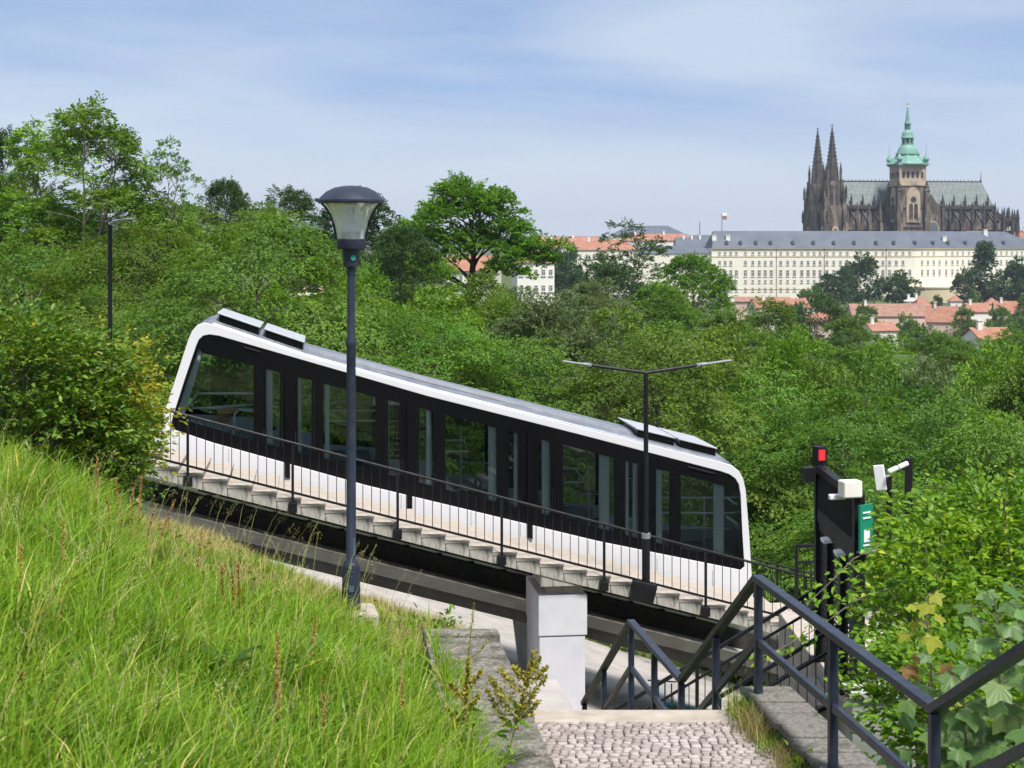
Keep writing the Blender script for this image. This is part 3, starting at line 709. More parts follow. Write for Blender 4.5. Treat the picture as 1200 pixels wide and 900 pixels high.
m = MB(); m.prism([Q(207, 484, .15), Q(216, 487, .15), Q(238, 412, .15), Q(231, 411, .15)], Wd, .14, .2); m.part('inner_pillar', M['inner'], car)
def tubepx(pts, d, r=.024, name='grab_rail', mat='inner'):
    m = MB(); m.tube([Wd(*((lambda q: (q[0], d, q[1]))(Q(px, py, d)))) for px, py in pts], r, 6); m.part(name, M[mat], car, smooth=True)
tubepx([(222, 475), (232, 461), (297, 461)], .9); tubepx([(222, 479), (297, 474)], .9); tubepx([(240, 478), (297, 480)], .7)
tubepx([(274, 512), (275, 485), (280, 480), (297, 482)], .5); tubepx([(311, 487), (322, 488), (326, 494), (326, 520)], .5)
tubepx([(381, 481), (440, 481)], 1.2); tubepx([(381, 493), (440, 493)], 1.2)
tubepx([(522, 516), (544, 516), (549, 529), (522, 529)], 1.0); tubepx([(661, 549), (674, 549), (686, 565), (661, 565)], 1.0)
for y0 in (583, 601, 619): tubepx([(770, y0), (868, y0)], 1.1)
tubepx([(709, 552), (709, 605)], .5); tubepx([(851, 583), (864, 592)], .5); tubepx([(851, 605), (864, 614)], .5)
for (x0, x1, y0, y1) in ((256, 280, 477, 484), (248, 270, 488, 494)):
    m = MB(); a, b = Q(x0, y1, .9), Q(x1, y0, .9); m.span(Vector((0, 0, 0)), Vector((0, 0, 0))) if False else None
    m.hexa([Wd(a[0], .6, a[1]), Wd(b[0], .6, a[1]), Wd(b[0], 1.2, a[1]), Wd(a[0], 1.2, a[1]), Wd(a[0], .6, b[1]), Wd(b[0], .6, b[1]), Wd(b[0], 1.2, b[1]), Wd(a[0], 1.2, b[1])])
    m.part('seat', M['wood'], car, bevel=.02)
for (x0, x1) in ((385, 436), (530, 575), (668, 712), (806, 850)):
    s0, s1 = Q(x0, 500)[0], Q(x1, 500)[0]; zf = wbot(s1)
    m = MB(); m.hexa([Wd(s0, 1.9, zf - .06), Wd(s1, 1.9, zf - .06), Wd(s1, 2.45, zf - .06), Wd(s0, 2.45, zf - .06), Wd(s0, 1.95, zf + .16), Wd(s1, 1.95, zf + .16), Wd(s1, 2.45, zf + .16), Wd(s0, 2.45, zf + .16)])
    m.part('bench', M['innerfloor'], car, bevel=.03)
for (x0, x1, y0) in ((392, 436, 470), (530, 576, 542), (597, 607, 520), (633, 645, 534), (668, 708, 578), (735, 748, 560)):
    tubepx([(x0, y0), (x1, y0 + 1)], 2.2, .02)
for (x, y0, y1) in ((455, 470, 545), (505, 480, 560), (540, 500, 575), (640, 525, 600), (690, 545, 620), (745, 560, 630), (825, 580, 650)):
    tubepx([(x, y0), (x, y1)], 1.3, .018)

# ------------------------------------------------------------------ lamps
# park lamp on the bank
LY = 15.5; lb = at(411.5, 716, LY); kx = LY / F
pl = thing('park_lamp', 'tall navy park lamp with flared clear lantern standing in the grass', 'street lamp', lb)
def zpx(py): return (HZ - py) * kx - lb.z
def P2(prof): return [(r * kx, zpx(py)) for r, py in prof]
m = MB(); m.lathe([(11.5 * kx, -.25), (10.5 * kx, zpx(665)), (9.2 * kx, zpx(660)), (5.8 * kx, zpx(655)), (5.4 * kx, zpx(408)), (6.4 * kx, zpx(404)), (6.4 * kx, zpx(400)), (4.8 * kx, zpx(396)), (4.6 * kx, zpx(318))], lb, 20)
post_ = m.part('post', M['navy'], pl, smooth=True)
m = MB(); m.lathe(P2([(5.2, 322), (5.6, 314), (9.0, 312), (10.4, 296), (10.8, 293), (16.5, 292), (17.2, 290), (17.2, 281), (16.3, 280)]), lb, 24); m.part('lamp_holder', M['navy'], pl, smooth=True)
m = MB(); m.lathe(P2([(13, 280), (13, 273), (11, 272)]), lb, 24); m.part('lamp_socket', M['navy'], pl, smooth=True)
m = MB(); m.lathe(P2([(11.5, 272), (12, 262), (11, 261)]), lb, 20); m.part('lamp_bulb_cover', M['diffuser'], pl, smooth=True)
gl = MB(); gp = P2([(16.4, 280), (17.2, 272), (19.5, 262), (23.5, 251), (28.5, 243), (33.5, 238)])
b0 = 0; n_ = 36
for r0, z0 in gp:
    for k in range(n_):
        a = 2 * math.pi * k / n_; gl.v.append((lb.x + r0 * math.cos(a), lb.y + r0 * math.sin(a), lb.z + z0))
for i in range(len(gp) - 1):
    for k in range(n_): gl.f.append((i * n_ + k, i * n_ + (k + 1) % n_, (i + 1) * n_ + (k + 1) % n_, (i + 1) * n_ + k))
gl.part('lantern_glass', M['lampglass'], pl, smooth=True)
m = MB(); m.lathe(P2([(30, 239.5), (31, 240.5), (13, 243), (12.5, 239)]), lb, 32); m.part('reflector', M['diffuser'], pl, smooth=True)
for k in range(1):
    a = math.pi / 2
    pts = [Vector((lb.x + (r0 + 1.1 * kx) * math.cos(a), lb.y + (r0 + 1.1 * kx) * math.sin(a), lb.z + z0)) for r0, z0 in gp]
    m = MB(); m.tube(pts, .011, 6); m.part('lantern_arm', M['navy'], pl, smooth=True)
for sx in (-1, 1):
    pts = [Vector((lb.x + sx * (r0 + 1.2 * kx), lb.y - .01, lb.z + z0)) for r0, z0 in gp]
    m = MB(); m.tube(pts, .013, 6); m.part('lantern_arm', M['navy'], pl, smooth=True)
m = MB(); m.lathe(P2([(38, 238.5), (39.5, 237), (39.5, 234.5), (36, 231), (29, 224.5), (20, 220), (10, 218), (.5, 217.4)]), lb, 40); m.part('dome', M['navy'], pl, smooth=True)
m = MB(); m.box((lb.x - 39 * kx, lb.y, lb.z + zpx(234.5)), (.05, .05, .035)); m.part('hinge', M['navy'], pl)
m = MB(); m.lathe([(3.2 * kx, 0), (3.2 * kx, .003)], (0, 0, 0), 16)
st_m = m.mesh('sticker', M['sticker'])
inst(st_m, 'sticker', pl, lb + Vector((3.5 * kx, -9.6 * kx, zpx(302))), (R(90), 0, R(20)))
m = MB(); m.box(lb + Vector((3.5 * kx, -4.7 * kx, zpx(640))), (.02, .01, .17), rz=R(35)); m.part('sticker', M['stickerb'], pl)
m = MB(); m.box(lb + Vector((1.5 * kx, -11 * kx, zpx(688))), (.045, .006, .06), rz=R(8)); m.part('sticker', M['stickerb'], pl)
m = MB(); m.box(lb + Vector((0, 0, -.13)), (.5, .5, .3), rz=.2); m.part('footing', M['kerb'], pl, bevel=.03)
# slim black lamps of the service stair
def headlamp(t, p, q, w_=.16):
    p, q = Vector(p), Vector(q); m = MB(); d = (q - p); mid = p + d * .12
    m.bar(mid, q, w_, .035); m.bar(p, p + d * .3, w_ * .6, .07)
    m.part('lamp_head', M['greylamp'], t, bevel=.015)
dl = DN - .14
sb = Q(757, 690, dl); 
tw = thing('twin_arm_lamp', 'slim black lamp with two long arms clamped to the service stair railing', 'street lamp', Wd(sb[0], dl, sb[1]))
zt_ = Q(757, 437, dl)[1]; zc = Q(757, 628, dl)[1]
m = MB(); m.tube([Wd(sb[0], dl, sb[1]), Wd(sb[0], dl, zc)], .085, 12); m.part('lower_pole', M['blackm'], tw, smooth=True)
m = MB(); m.tube([Wd(sb[0], dl, zc - .02), Wd(sb[0], dl, zt_)], .05, 12); m.part('pole', M['blackm'], tw, smooth=True)
m = MB(); m.tube([Wd(sb[0], dl, zc - .05), Wd(sb[0], dl, zc + .06)], .095, 12); m.part('collar', M['greylamp'], tw, smooth=True)
m = MB(); m.box(Wd(sb[0] - .06, dl + .02, sb[1] - .05), (.5, .3, .42), rz=TA, ry=R(14)); m.part('clamp_block', M['blackm'], tw, bevel=.03)
for (x1, y1, x2, y2) in ((693, 428, 659, 423), (816, 428, 857, 422)):
    a, b = Q(x1, y1, dl), Q(x2, y2, dl)
    m = MB(); m.tube([Wd(sb[0], dl, zt_), Wd(a[0], dl, a[1])], .035, 8); m.part('arm', M['blackm'], tw, smooth=True)
    headlamp(tw, Wd(a[0], dl, a[1]), Wd(b[0], dl, b[1]))
dq = 4.45; sb = Q(129, 470, dq)
sl_ = thing('single_arm_lamp', 'slim black lamp with one grey arm rising behind the leafy bush', 'street lamp', Wd(sb[0], dq, sb[1]))
zt_ = Q(129, 263, dq)[1]; zc = Q(129, 457, dq)[1]
m = MB(); m.tube([Wd(sb[0], dq, sb[1] - 1.2), Wd(sb[0], dq, zc)], .09, 12); m.part('lower_pole', M['blackm'], sl_, smooth=True)
m = MB(); m.tube([Wd(sb[0], dq, zc - .02), Wd(sb[0], dq, zt_)], .055, 12); m.part('pole', M['blackm'], sl_, smooth=True)
a, b = Q(135, 260, dq), Q(157, 257, dq)
m = MB(); m.tube([Wd(sb[0], dq, zt_), Wd(a[0], dq - .3, a[1])], .04, 8); m.part('arm', M['greylamp'], sl_, smooth=True)
headlamp(sl_, Wd(a[0], dq - .3, a[1]), Wd(b[0], dq - .9, b[1]), .2)
# bollard on the path under the bridge
bp_ = next(at(305, 672, y) for y in np.arange(30, 60, .1) if at(305, 672, y).z < float(terr((305 - 600) / F * y, y)) + .03)
m = MB(); m.lathe([(.06, 0), (.06, .55), (.05, .6)], bp_, 10); m.single('bollard', M['blackm'], 'short black bollard on the pale path beyond the grass', 'bollard', bp_, smooth=True)
# ================================================================== STATION GATE AND LINKING STAIR
M['paleg'] = pm('pale_green_grey_render', (.34, .36, .31), (.42, .43, .38), 1.5, .85, .15, c3=(.25, .26, .22), s3=1.2)
M['glasspanel'] = glassmat('clear_panel', (.7, .78, .78))
PZ = -6.1
pf_ = thing('station_platform', 'raised concrete platform with pale green-grey parapet under the gate', 'platform', (6.5, 22.5, -9.5))
m = MB(); m.span((4.42, 19.85, -10.5), (10, 26.2, PZ)); m.part('deck', M['tread'], pf_, bevel=.02)
m = MB(); m.span((4.2, 19.5, -10.6), (10, 19.845, -5.62)); m.part('parapet', M['paleg'], pf_, bevel=.015)
m = MB(); m.span((4.15, 19.44, -5.615), (10, 19.9, -5.54)); m.part('parapet_coping', M['paleg'], pf_, bevel=.01)
ls = thing('linking_stair', 'concrete stair climbing to the gate between two black railings', 'stair', (3, 22.3, -9))
n_ = 13
for i in range(n_):
    x0 = 4.41 - (i + 1) * .29; x1 = x0 + .29; z = PZ - (i + 1) * .175
    m = MB(); m.span((x0 + .001, 21.45, z - 1.2), (x1 - .001, 23.05, z)); m.part('step', M['tread'], ls, bevel=.01)
m = MB(); m.hexa([(.64, 21.44, -11), (4.4, 21.44, -11), (4.4, 23.06, -11), (.64, 23.06, -11), (.64, 21.44, -9.65), (4.4, 21.44, -7.35), (4.4, 23.06, -7.35), (.64, 23.06, -9.65)]); m.part('stair_side', M['concrete'], ls)
def xrail(label, Y, x0, x1, zf, h=1.0, nb=22, posts=(0, .5, 1)):
    t = thing('stair_railing', label, 'railing', (x0, Y, zf(x0)))
    m = MB(); m.bar((x0, Y, zf(x0)), (x1, Y, zf(x1)), .05, .05); m.part('handrail', M['blackm'], t)
    m = MB(); m.bar((x0, Y, zf(x0) - .27), (x1, Y, zf(x1) - .27), .035, .035); m.part('middle_rail', M['blackm'], t)
    m = MB(); m.bar((x0, Y, zf(x0) - h), (x1, Y, zf(x1) - h), .035, .045); m.part('bottom_rail', M['blackm'], t)
    m = MB(); m.tube([(0, 0, 0), (0, 0, h - .29)], .0075, 5); bm_ = m.mesh('baluster', M['blackm'])
    for k in range(1, nb):
        x = x0 + (x1 - x0) * k / nb; inst(bm_, 'baluster', t, (x, Y, zf(x) - h))
    for q in posts:
        x = x0 + (x1 - x0) * q; m = MB(); m.box((x, Y, zf(x) - h / 2 - .1), (.05, .05, h + .2)); m.part('post', M['blackm'], t)
    return t
sl2 = .6
xrail('black railing on the far side of the linking stair', 23.12, .95, 4.47, lambda x: -5.06 - sl2 * (4.47 - x), nb=30)
xrail('black railing on the near side of the linking stair', 21.40, 1.0, 4.60, lambda x: -5.08 - sl2 * (4.60 - x), nb=30)
xrail('short level black railing at the back of the gate platform', 26.1, 4.7, 9.5, lambda x: -5.0, nb=40)
gx = 4.5
gt_ = thing('station_gate', 'tall black steel gate with striped header panel and mesh leaves', 'gate', (gx, 21.8, PZ))
ztop = -3.25
for Y, w_ in ((20.5, .14), (23.1, .14)):
    m = MB(); m.box((gx, Y, (ztop + PZ) / 2), (w_, w_, ztop - PZ)); m.part('gate_post', M['blackm'], gt_, bevel=.008)
    m = MB(); m.box((gx, Y, PZ + .02), (.26, .26, .03)); m.part('base_plate', M['blackm'], gt_)
for Y in (21.35, 22.25):
    m = MB(); m.box((gx - .02, Y, (ztop - .95 + PZ) / 2), (.11, .12, ztop - .95 - PZ)); m.part('gate_post', M['blackm'], gt_)
    m = MB(); m.box((gx - .04, Y, ztop - .93), (.18, .26, .045), ry=R(-8)); m.part('post_cap', M['signwhite'], gt_)
m = MB(); m.span((gx - .06, 20.57, ztop - .1), (gx + .06, 23.03, ztop)); m.part('top_beam', M['blackm'], gt_)
m = MB(); m.span((gx - .05, 20.57, ztop - .8), (gx + .05, 23.03, ztop - .62)); m.part('header_beam', M['blackm'], gt_)
m = MB(); m.span((gx - .012, 20.57, ztop - .62), (gx + .012, 23.03, ztop - .1)); m.part('header_panel', M['rubber'], gt_)
m = MB(); m.box((0, 0, 0), (.03, .05, .52)); lm_ = m.mesh('louvre', M['blackm'])
for k in range(17): inst(lm_, 'louvre', gt_, (gx - .03, 20.66 + k * .142, ztop - .36), (0, 0, .5))
m = MB(); m.span((gx - .03, 20.57, ztop - .92), (gx + .03, 23.03, ztop - .80)); m.part('leaf_beam', M['blackm'], gt_)
for (a, b) in ((20.6, 21.27), (21.43, 22.17), (22.33, 23.0)):
    m = MB(); z0, z1 = PZ + .12, ztop - .98
    for k in range(26): z = z0 + (z1 - z0) * k / 25; m.box((gx, (a + b) / 2, z), (.02, b - a, .022))
    for Y in (a + .03, b - .03): m.box((gx, Y, (z0 + z1) / 2), (.03, .04, z1 - z0))
    m.part('mesh_leaf', M['blackm'], gt_)
m = MB(); m.box((gx - .03, 22.95, ztop + .16), (.16, .14, .28), rz=.5); d_ = m.part('display_box', M['blackm'], gt_, bevel=.01)
m = MB(); m.box((gx - .03 + .015, 22.87, ztop + .18), (.10, .04, .15), rz=.5); m.part('red_display', M['red'], d_)
m = MB(); m.box((gx - .2, 22.9, ztop - .1), (.16, .2, .2)); m.part('beacon_box', M['blackm'], gt_)
m = MB(); m.box((gx - .12, 20.45, ztop + .07), (.26, .2, .22), rz=.25); m.part('junction_box', M['offwhite'], gt_, bevel=.02)
m = MB(); m.box((gx - .26, 20.6, ztop - .06), (.22, .08, .07), rz=.2); m.part('security_camera', M['signwhite'], gt_, bevel=.015)
m = MB(); m.box((gx + .06, 20.36, ztop - .42), (.26, .03, .60), rz=.7); sg = m.part('green_sign', M['signgreen'], gt_)
for (dz, w_, h_) in ((.20, .16, .02), (.13, .16, .02), (-.10, .12, .16), (-.22, .15, .02)):
    m = MB(); m.box((gx + .06 + .012, 20.36 - .018, ztop - .42 + dz), (w_, .006, h_), rz=.7); m.part('sign_mark', M['signwhite'], sg)
m = MB(); m.box((gx + .13, 20.41, ztop - .74), (.34, .1, .02), rz=.3); m.part('sign_bracket', M['greylamp'], gt_)
ap = thing('antenna_post', 'slim black post holding a white flat antenna panel behind the gate', 'post', (6.0, 25.2, PZ))
m = MB(); m.tube([(6.02, 25.2, PZ), (6.02, 25.2, -3.72)], .045, 8); m.part('pole', M['blackm'], ap, smooth=True)
m = MB(); m.box((5.84, 25.05, -3.72), (.17, .04, .40), rz=-.5, ry=R(-8)); m.part('antenna_panel', M['signwhite'], ap, bevel=.012)
m = MB(); m.tube([(5.84, 25.1, -3.72), (6.02, 25.2, -3.72)], .03, 6); m.part('antenna_arm', M['greylamp'], ap)
cp = thing('camera_post', 'taller black post with two white security cameras behind the gate', 'post', (6.28, 25.0, PZ))
m = MB(); m.box((6.28, 25, (PZ - 3.4) / 2), (.1, .1, -3.4 - PZ)); m.part('pole', M['blackm'], cp)
for k, dx in enumerate((-.12, -.30)):
    m = MB(); m.box((6.28 + dx * .9, 24.9, -3.5 - .07 * k), (.17, .07, .07), ry=R(-25)); m.part('security_camera', M['signwhite'], cp, bevel=.02)
# cyan rack and planting ring below the bridge
tz = lambda x, y: float(terr(x, y)) + .03
rk = thing('cyan_barrier', 'pale blue tubular barrier on the path under the girder', 'barrier', (3.6, 38.4, tz(3.6, 38.4)))
for k in range(4):
    x = 3.4 + k * .16; m = MB(); m.tube([(x, 38.4, tz(x, 38.4) - .1), (x, 38.4, tz(x, 38.4) + .62)], .02, 6); m.part('upright', M['cyan'], rk)
m = MB(); m.tube([(3.3, 38.4, tz(3.6, 38.4) + .62), (4.0, 38.4, tz(3.6, 38.4) + .58)], .02, 6); m.part('rail', M['cyan'], rk)
rg = thing('cyan_planting_ring', 'low cyan kerb ring round a patch of lawn under the girder', 'planter', (4.9, 38, tz(4.9, 38)))
m = MB(); pts = [(4.9 + 1.25 * math.cos(a), 38 + 1.5 * math.sin(a)) for a in np.linspace(0, 2 * math.pi, 25)]
m.tube([(x, y, tz(x, y) + .05) for x, y in pts], .06, 6); m.part('ring', M['cyan'], rg)
m = MB(); m.add([(x, y, tz(x, y) + .05) for x, y in pts[:-1]], [tuple(range(24))]); m.part('lawn', M['grass'], rg)

# ================================================================== CITY ACROSS THE VALLEY
M['cream'] = pm('cream_render', (.68, .64, .54), (.74, .70, .60), .08, .9)
M['creamd'] = pm('ochre_render', (.60, .50, .33), (.66, .56, .40), .08, .9)
M['whiter'] = pm('white_render', (.68, .65, .60), (.74, .72, .67), .2, .9)
M['pinkr'] = pm('pink_render', (.60, .42, .34), (.66, .50, .42), .2, .9)
M['slate'] = pm('slate_roof', (.075, .09, .12), (.10, .115, .145), .12, .7, c3=(.12, .135, .165), s3=.05)
M['tile'] = pm('red_tile_roof', (.25, .11, .07), (.35, .17, .115), .5, .85, c3=(.19, .09, .07), s3=.15)
M['tileb'] = pm('brown_tile_roof', (.22, .12, .085), (.31, .18, .135), .6, .85)
M['winframe'] = pm('window_frame_pale', (.62, .60, .55), None, rough=.7)
M['winglass'] = pm('far_window_glass', (.10, .115, .14), None, rough=.15, spec=.5)
M['goth'] = pm('sooty_sandstone', (.03, .026, .024), (.13, .105, .085), .2, .95, c3=(.25, .20, .155), s3=.16, lo3=.48, hi3=.66, stretch=(1.5, 1.5, .5))
M['gothd'] = pm('black_sandstone', (.028, .025, .026), (.085, .072, .065), .3, .95)
M['gothl'] = pm('clean_sandstone', (.34, .26, .19), (.46, .37, .28), .2, .95, c3=(.14, .11, .09), s3=.14, lo3=.55, hi3=.7)
M['copper'] = pm('green_copper', (.115, .26, .215), (.20, .36, .30), .25, .7, c3=(.07, .16, .14), s3=.5, lo3=.58, hi3=.72)
M['copperd'] = pm('dark_copper_lantern', (.03, .07, .065), (.08, .16, .14), .4, .7)
M['gold'] = pm('gilded', (.8, .5, .12), None, rough=.3, metal=.8)
M['goldm'] = pm('gilded_mosaic', (.50, .27, .05), (.62, .36, .08), 1.0, .5)
# patterned roof of the nave: diamond of two slate greens
gr = bpy.data.materials.new('diamond_slate_roof'); gr.use_nodes = True; _nt = gr.node_tree; _b = _nt.nodes['Principled BSDF']; _b.inputs['Roughness'].default_value = .6
_t = N(_nt, 'ShaderNodeTexCoord'); _m = N(_nt, 'ShaderNodeMapping'); _m.inputs['Rotation'].default_value = (0, R(45), 0); _nt.links.new(_t.outputs['Object'], _m.inputs[0])
_c = N(_nt, 'ShaderNodeTexChecker'); _c.inputs['Scale'].default_value = .42; _nt.links.new(_m.outputs[0], _c.inputs[0])
_c.inputs[1].default_value = (.075, .10, .10, 1); _c.inputs[2].default_value = (.115, .145, .14, 1)
_nt.links.new(mixc(_nt, mth(_nt, 'MULTIPLY', noise(_nt, _t.outputs['Object'], .15, 4), .5), _c.outputs[0], (.075, .105, .10)), _b.inputs['Base Color'])
M['nave'] = gr

def windowmesh(w_, h_, arched=False):
    f = MB(); t = .12 * w_
    f.ring([(-w_ / 2, 0), (w_ / 2, 0), (w_ / 2, h_), (-w_ / 2, h_)], [(-w_ / 2 + t, t), (w_ / 2 - t, t), (w_ / 2 - t, h_ - t), (-w_ / 2 + t, h_ - t)], lambda a, d, b: Vector((a, d, b)), -.10, .05)
    f.box((0, -.03, h_ * .55), (t * .7, .06, h_ - 2 * t)); f.box((0, -.16, -.06), (w_ * 1.25, .3, .14)); f.box((0, -.03, h_ * .62), (w_ - 2 * t, .06, t * .7))
    g_ = MB(); g_.span((-w_ / 2 + t, -.01, t), (w_ / 2 - t, .04, h_ - t))
    return f.mesh('window', M['winframe']), g_.mesh('pane', M['winglass'])
def addwin(wm, parent, p, rz):
    o = inst(wm[0], 'window', parent, p, (0, 0, rz)); g_ = bpy.data.objects.new('pane', wm[1]); C.objects.link(g_); g_.parent = o; return o
# long palace wing -----------------------------------------------------
pal = thing('palace_wing', 'very long cream palace wing with grey hipped roof below the cathedral', 'palace', at(1000, 358, 845))
fa, fb, fc = at(834, 291, 836), at(1072, 288.5, 850), at(1225, 286.5, 905)
zb_, ze, zr = -38.0, -2.6, 6.6
def facwall(a, b, name, depth=17, z1=ze, mat='cream'):
    d = Vector((b.x - a.x, b.y - a.y, 0)).normalized(); n = Vector((-d.y, d.x, 0))
    m = MB(); m.hexa([(a.x, a.y, zb_), (b.x, b.y, zb_), (b.x + n.x * depth, b.y + n.y * depth, zb_), (a.x + n.x * depth, a.y + n.y * depth, zb_), (a.x, a.y, z1), (b.x, b.y, z1), (b.x + n.x * depth, b.y + n.y * depth, z1), (a.x + n.x * depth, a.y + n.y * depth, z1)])
    return m.part(name, M[mat], pal), d, n
_, d1, nn1 = facwall(fa, fb, 'wall'); _, d2, nn2 = facwall(fb, fc, 'wall')
fc.z = fb.z
def corn(a, b, d, n, z, out, h, mat):
    m = MB(); a2, b2 = a - n * out, b - n * out; m.hexa([(a2.x, a2.y, z), (b2.x, b2.y, z), (b.x + n.x * .3, b.y + n.y * .3, z), (a.x + n.x * .3, a.y + n.y * .3, z), (a2.x, a2.y, z + h), (b2.x, b2.y, z + h), (b.x + n.x * .3, b.y + n.y * .3, z + h), (a.x + n.x * .3, a.y + n.y * .3, z + h)])
    m.part('cornice', M[mat], pal)
for a, b, d, n in ((fa, fb, d1, nn1), (fb, fc, d2, nn2)):
    corn(a, b, d, n, ze - .35, .7, .34, 'creamd'); corn(a, b, d, n, ze - 4.6, .25, .35, 'creamd'); corn(a, b, d, n, -24.5, .2, .3, 'creamd')
def rp3(p, n, off, z): return (p.x + n.x * off, p.y + n.y * off, z)
m = MB(); nm = ((nn1 + nn2) / 2).normalized()
hipa = fa + d1 * 3
m.add([rp3(fa, nn1, -.8, ze), rp3(fb, nm, -.8, ze), rp3(fc, nn2, -.8, ze), rp3(fc - d2 * 24, nn2, 8.5, zr), rp3(fb, nm, 8.5, zr), rp3(hipa, nn1, 8.5, zr), rp3(fa, nn1, 17.5, ze), rp3(fb, nm, 17.5, ze), rp3(fc, nn2, 17.5, ze)],
      [(0, 1, 4, 5), (1, 2, 3, 4), (6, 5, 4, 7), (7, 4, 3, 8), (2, 8, 3), (0, 5, 6), (0, 6, 7, 8, 2, 1)])
rf = m.part('roof', M['slate'], pal)
m = MB(); m.box((0, 0, 0), (1.5, 1.6, 1.2)); m.add([(-.9, -.9, .6), (.9, -.9, .6), (0, -.9, 1.5), (0, 1.2, 1.5), (-.9, 1.2, .6), (.9, 1.2, .6)], [(0, 1, 2), (0, 2, 3, 4), (1, 5, 3, 2)]); dm = m.mesh('dormer', M['slate'])
m = MB(); m.span((-.5, -.85, -.4), (.5, -.78, .5)); dpm = m.mesh('dormer_pane', M['winglass'])
for px in (852, 868, 886, 903, 929, 953, 977, 1001, 1027, 1048, 1074, 1094, 1111, 1131, 1148, 1161, 1176):
    t = (px - 834) / (1072 - 834) if px < 1072 else (px - 1072) / (1225 - 1072)
    base = fa.lerp(fb, t) if px < 1072 else fb.lerp(fc, t)
    n = nn1 if px < 1072 else nn2; p = base + n * 1.2; p.z = ze + 2.7
    o = inst(dm, 'dormer', rf, p, (0, 0, math.atan2(d1.y, d1.x) if px < 1072 else math.atan2(d2.y, d2.x)))
    q = bpy.data.objects.new('dormer_pane', dpm); C.objects.link(q); q.parent = rf; q.location = o.location; q.rotation_euler = o.rotation_euler
m = MB(); m.box((0, 0, 0), (2.2, 1.6, 5)); m.box((0, 0, 2.6), (2.6, 2, .3)); chm = m.mesh('chimney', M['whiter'])
for px, off, h in ((839, 4, 3.2), (855, 4, 3.2), (1108, 3.5, 2.6), (1159, 7.5, 6.5)):
    base = fa.lerp(fb, (px - 834) / 238) if px < 1072 else fb.lerp(fc, (px - 1072) / 153)
    p = base + nn1 * off; p.z = ze + h + 1.2; inst(chm, 'chimney', rf, p)
wms = {k: windowmesh(*k) for k in ((1.6, 1.7), (1.7, 2.6), (1.9, 3.6), (1.5, 1.8), (1.6, 2.2))}
rowz = [(296.5, (1.6, 1.7)), (308, (1.7, 2.6)), (320, (1.9, 3.6)), (329.5, (1.5, 1.8)), (339, (1.6, 2.2))]
col = [843, 849.5, 856, 862.5, 873, 881.5, 889, 896, 903, 914, 922, 930, 938.5, 946, 953, 960, 968, 976, 984, 992, 1000, 1008, 1016, 1026, 1034, 1042, 1050, 1058, 1066]
wr = random.Random(8)
for px in col + [1080, 1086.5, 1093, 1099.5, 1107, 1114, 1120, 1126, 1133, 1139.5, 1146, 1152, 1159, 1165.5, 1171, 1177.5, 1184, 1190, 1196, 1202]:
    left = px < 1072
    base = fa.lerp(fb, (px - 834) / 238) if left else fb.lerp(fc, (px - 1072) / 153)
    n, d = (nn1, d1) if left else (nn2, d2)
    for r, (py, k) in enumerate(rowz):
        if r == 4 and not left: continue
        if r == 3 and not left and px < 1130: continue
        if wr.random() < .04: continue
        z = (HZ - py) / F * 842 - k[1] / 2
        p = base - n * .02; p.z = z; addwin(wms[k], pal, p, math.atan2(d.y, d.x))
for px in (909, 965, 1038):      # rain pipes
    base = fa.lerp(fb, (px - 834) / 238); m = MB(); m.tube([(base.x, base.y - .25, -33), (base.x, base.y - .25, ze - .5)], .16, 6); m.part('rain_pipe', M['tileb'], pal)
# rounded bastion at the foot of the wing
bs = at(1098, 345, 838); m = MB(); m.lathe([(24, -38 - bs.z), (24, -24 - bs.z), (24.4, -23.9 - bs.z), (24.4, -23.2 - bs.z)], bs + Vector((4, 22, 0)), 40); m.single('palace_bastion', M['creamd'], 'ochre rounded bastion bulging at the foot of the long palace wing', 'wall', bs + Vector((4, 22, -38 - bs.z)), smooth=True)
# ------------------------------------------------------------------ cathedral
CA = R(7); EX = Vector((math.cos(CA), math.sin(CA), 0)); NO = Vector((-math.sin(CA), math.cos(CA), 0)); CO = Vector((230.6, 920, 0))
def K(a, b, z): return CO + EX * a + NO * b + Vector((0, 0, z))
cat = thing('gothic_cathedral', 'dark gothic cathedral with twin spires and green copper bell tower', 'cathedral', K(10, 20, -12))
cath_mats = 0
def cbox(mb, a0, a1, b0, b1, z0, z1, ta=0, tb=0):  # tapered block in the cathedral frame
    return mb.hexa([K(a0, b0, z0), K(a1, b0, z0), K(a1, b1, z0), K(a0, b1, z0), K(a0 + ta, b0 + tb, z1), K(a1 - ta, b0 + tb, z1), K(a1 - ta, b1 - tb, z1), K(a0 + ta, b1 - tb, z1)])
def pinn(mb, a, b, z0, w_, h, sh=.45):   # pinnacle: shaft, cap and needle
    cbox(mb, a - w_ / 2, a + w_ / 2, b - w_ / 2, b + w_ / 2, z0, z0 + h * sh)
    cbox(mb, a - w_ * .65, a + w_ * .65, b - w_ * .65, b + w_ * .65, z0 + h * sh, z0 + h * (sh + .05))
    cbox(mb, a - w_ / 2, a + w_ / 2, b - w_ / 2, b + w_ / 2, z0 + h * (sh + .05), z0 + h, w_ * .47, w_ * .47)
    for q in (.62, .74, .86):
        e = w_ * (1 - q) * 1.25 + .12; cbox(mb, a - e, a + e, b - e, b + e, z0 + h * q, z0 + h * q + .3)
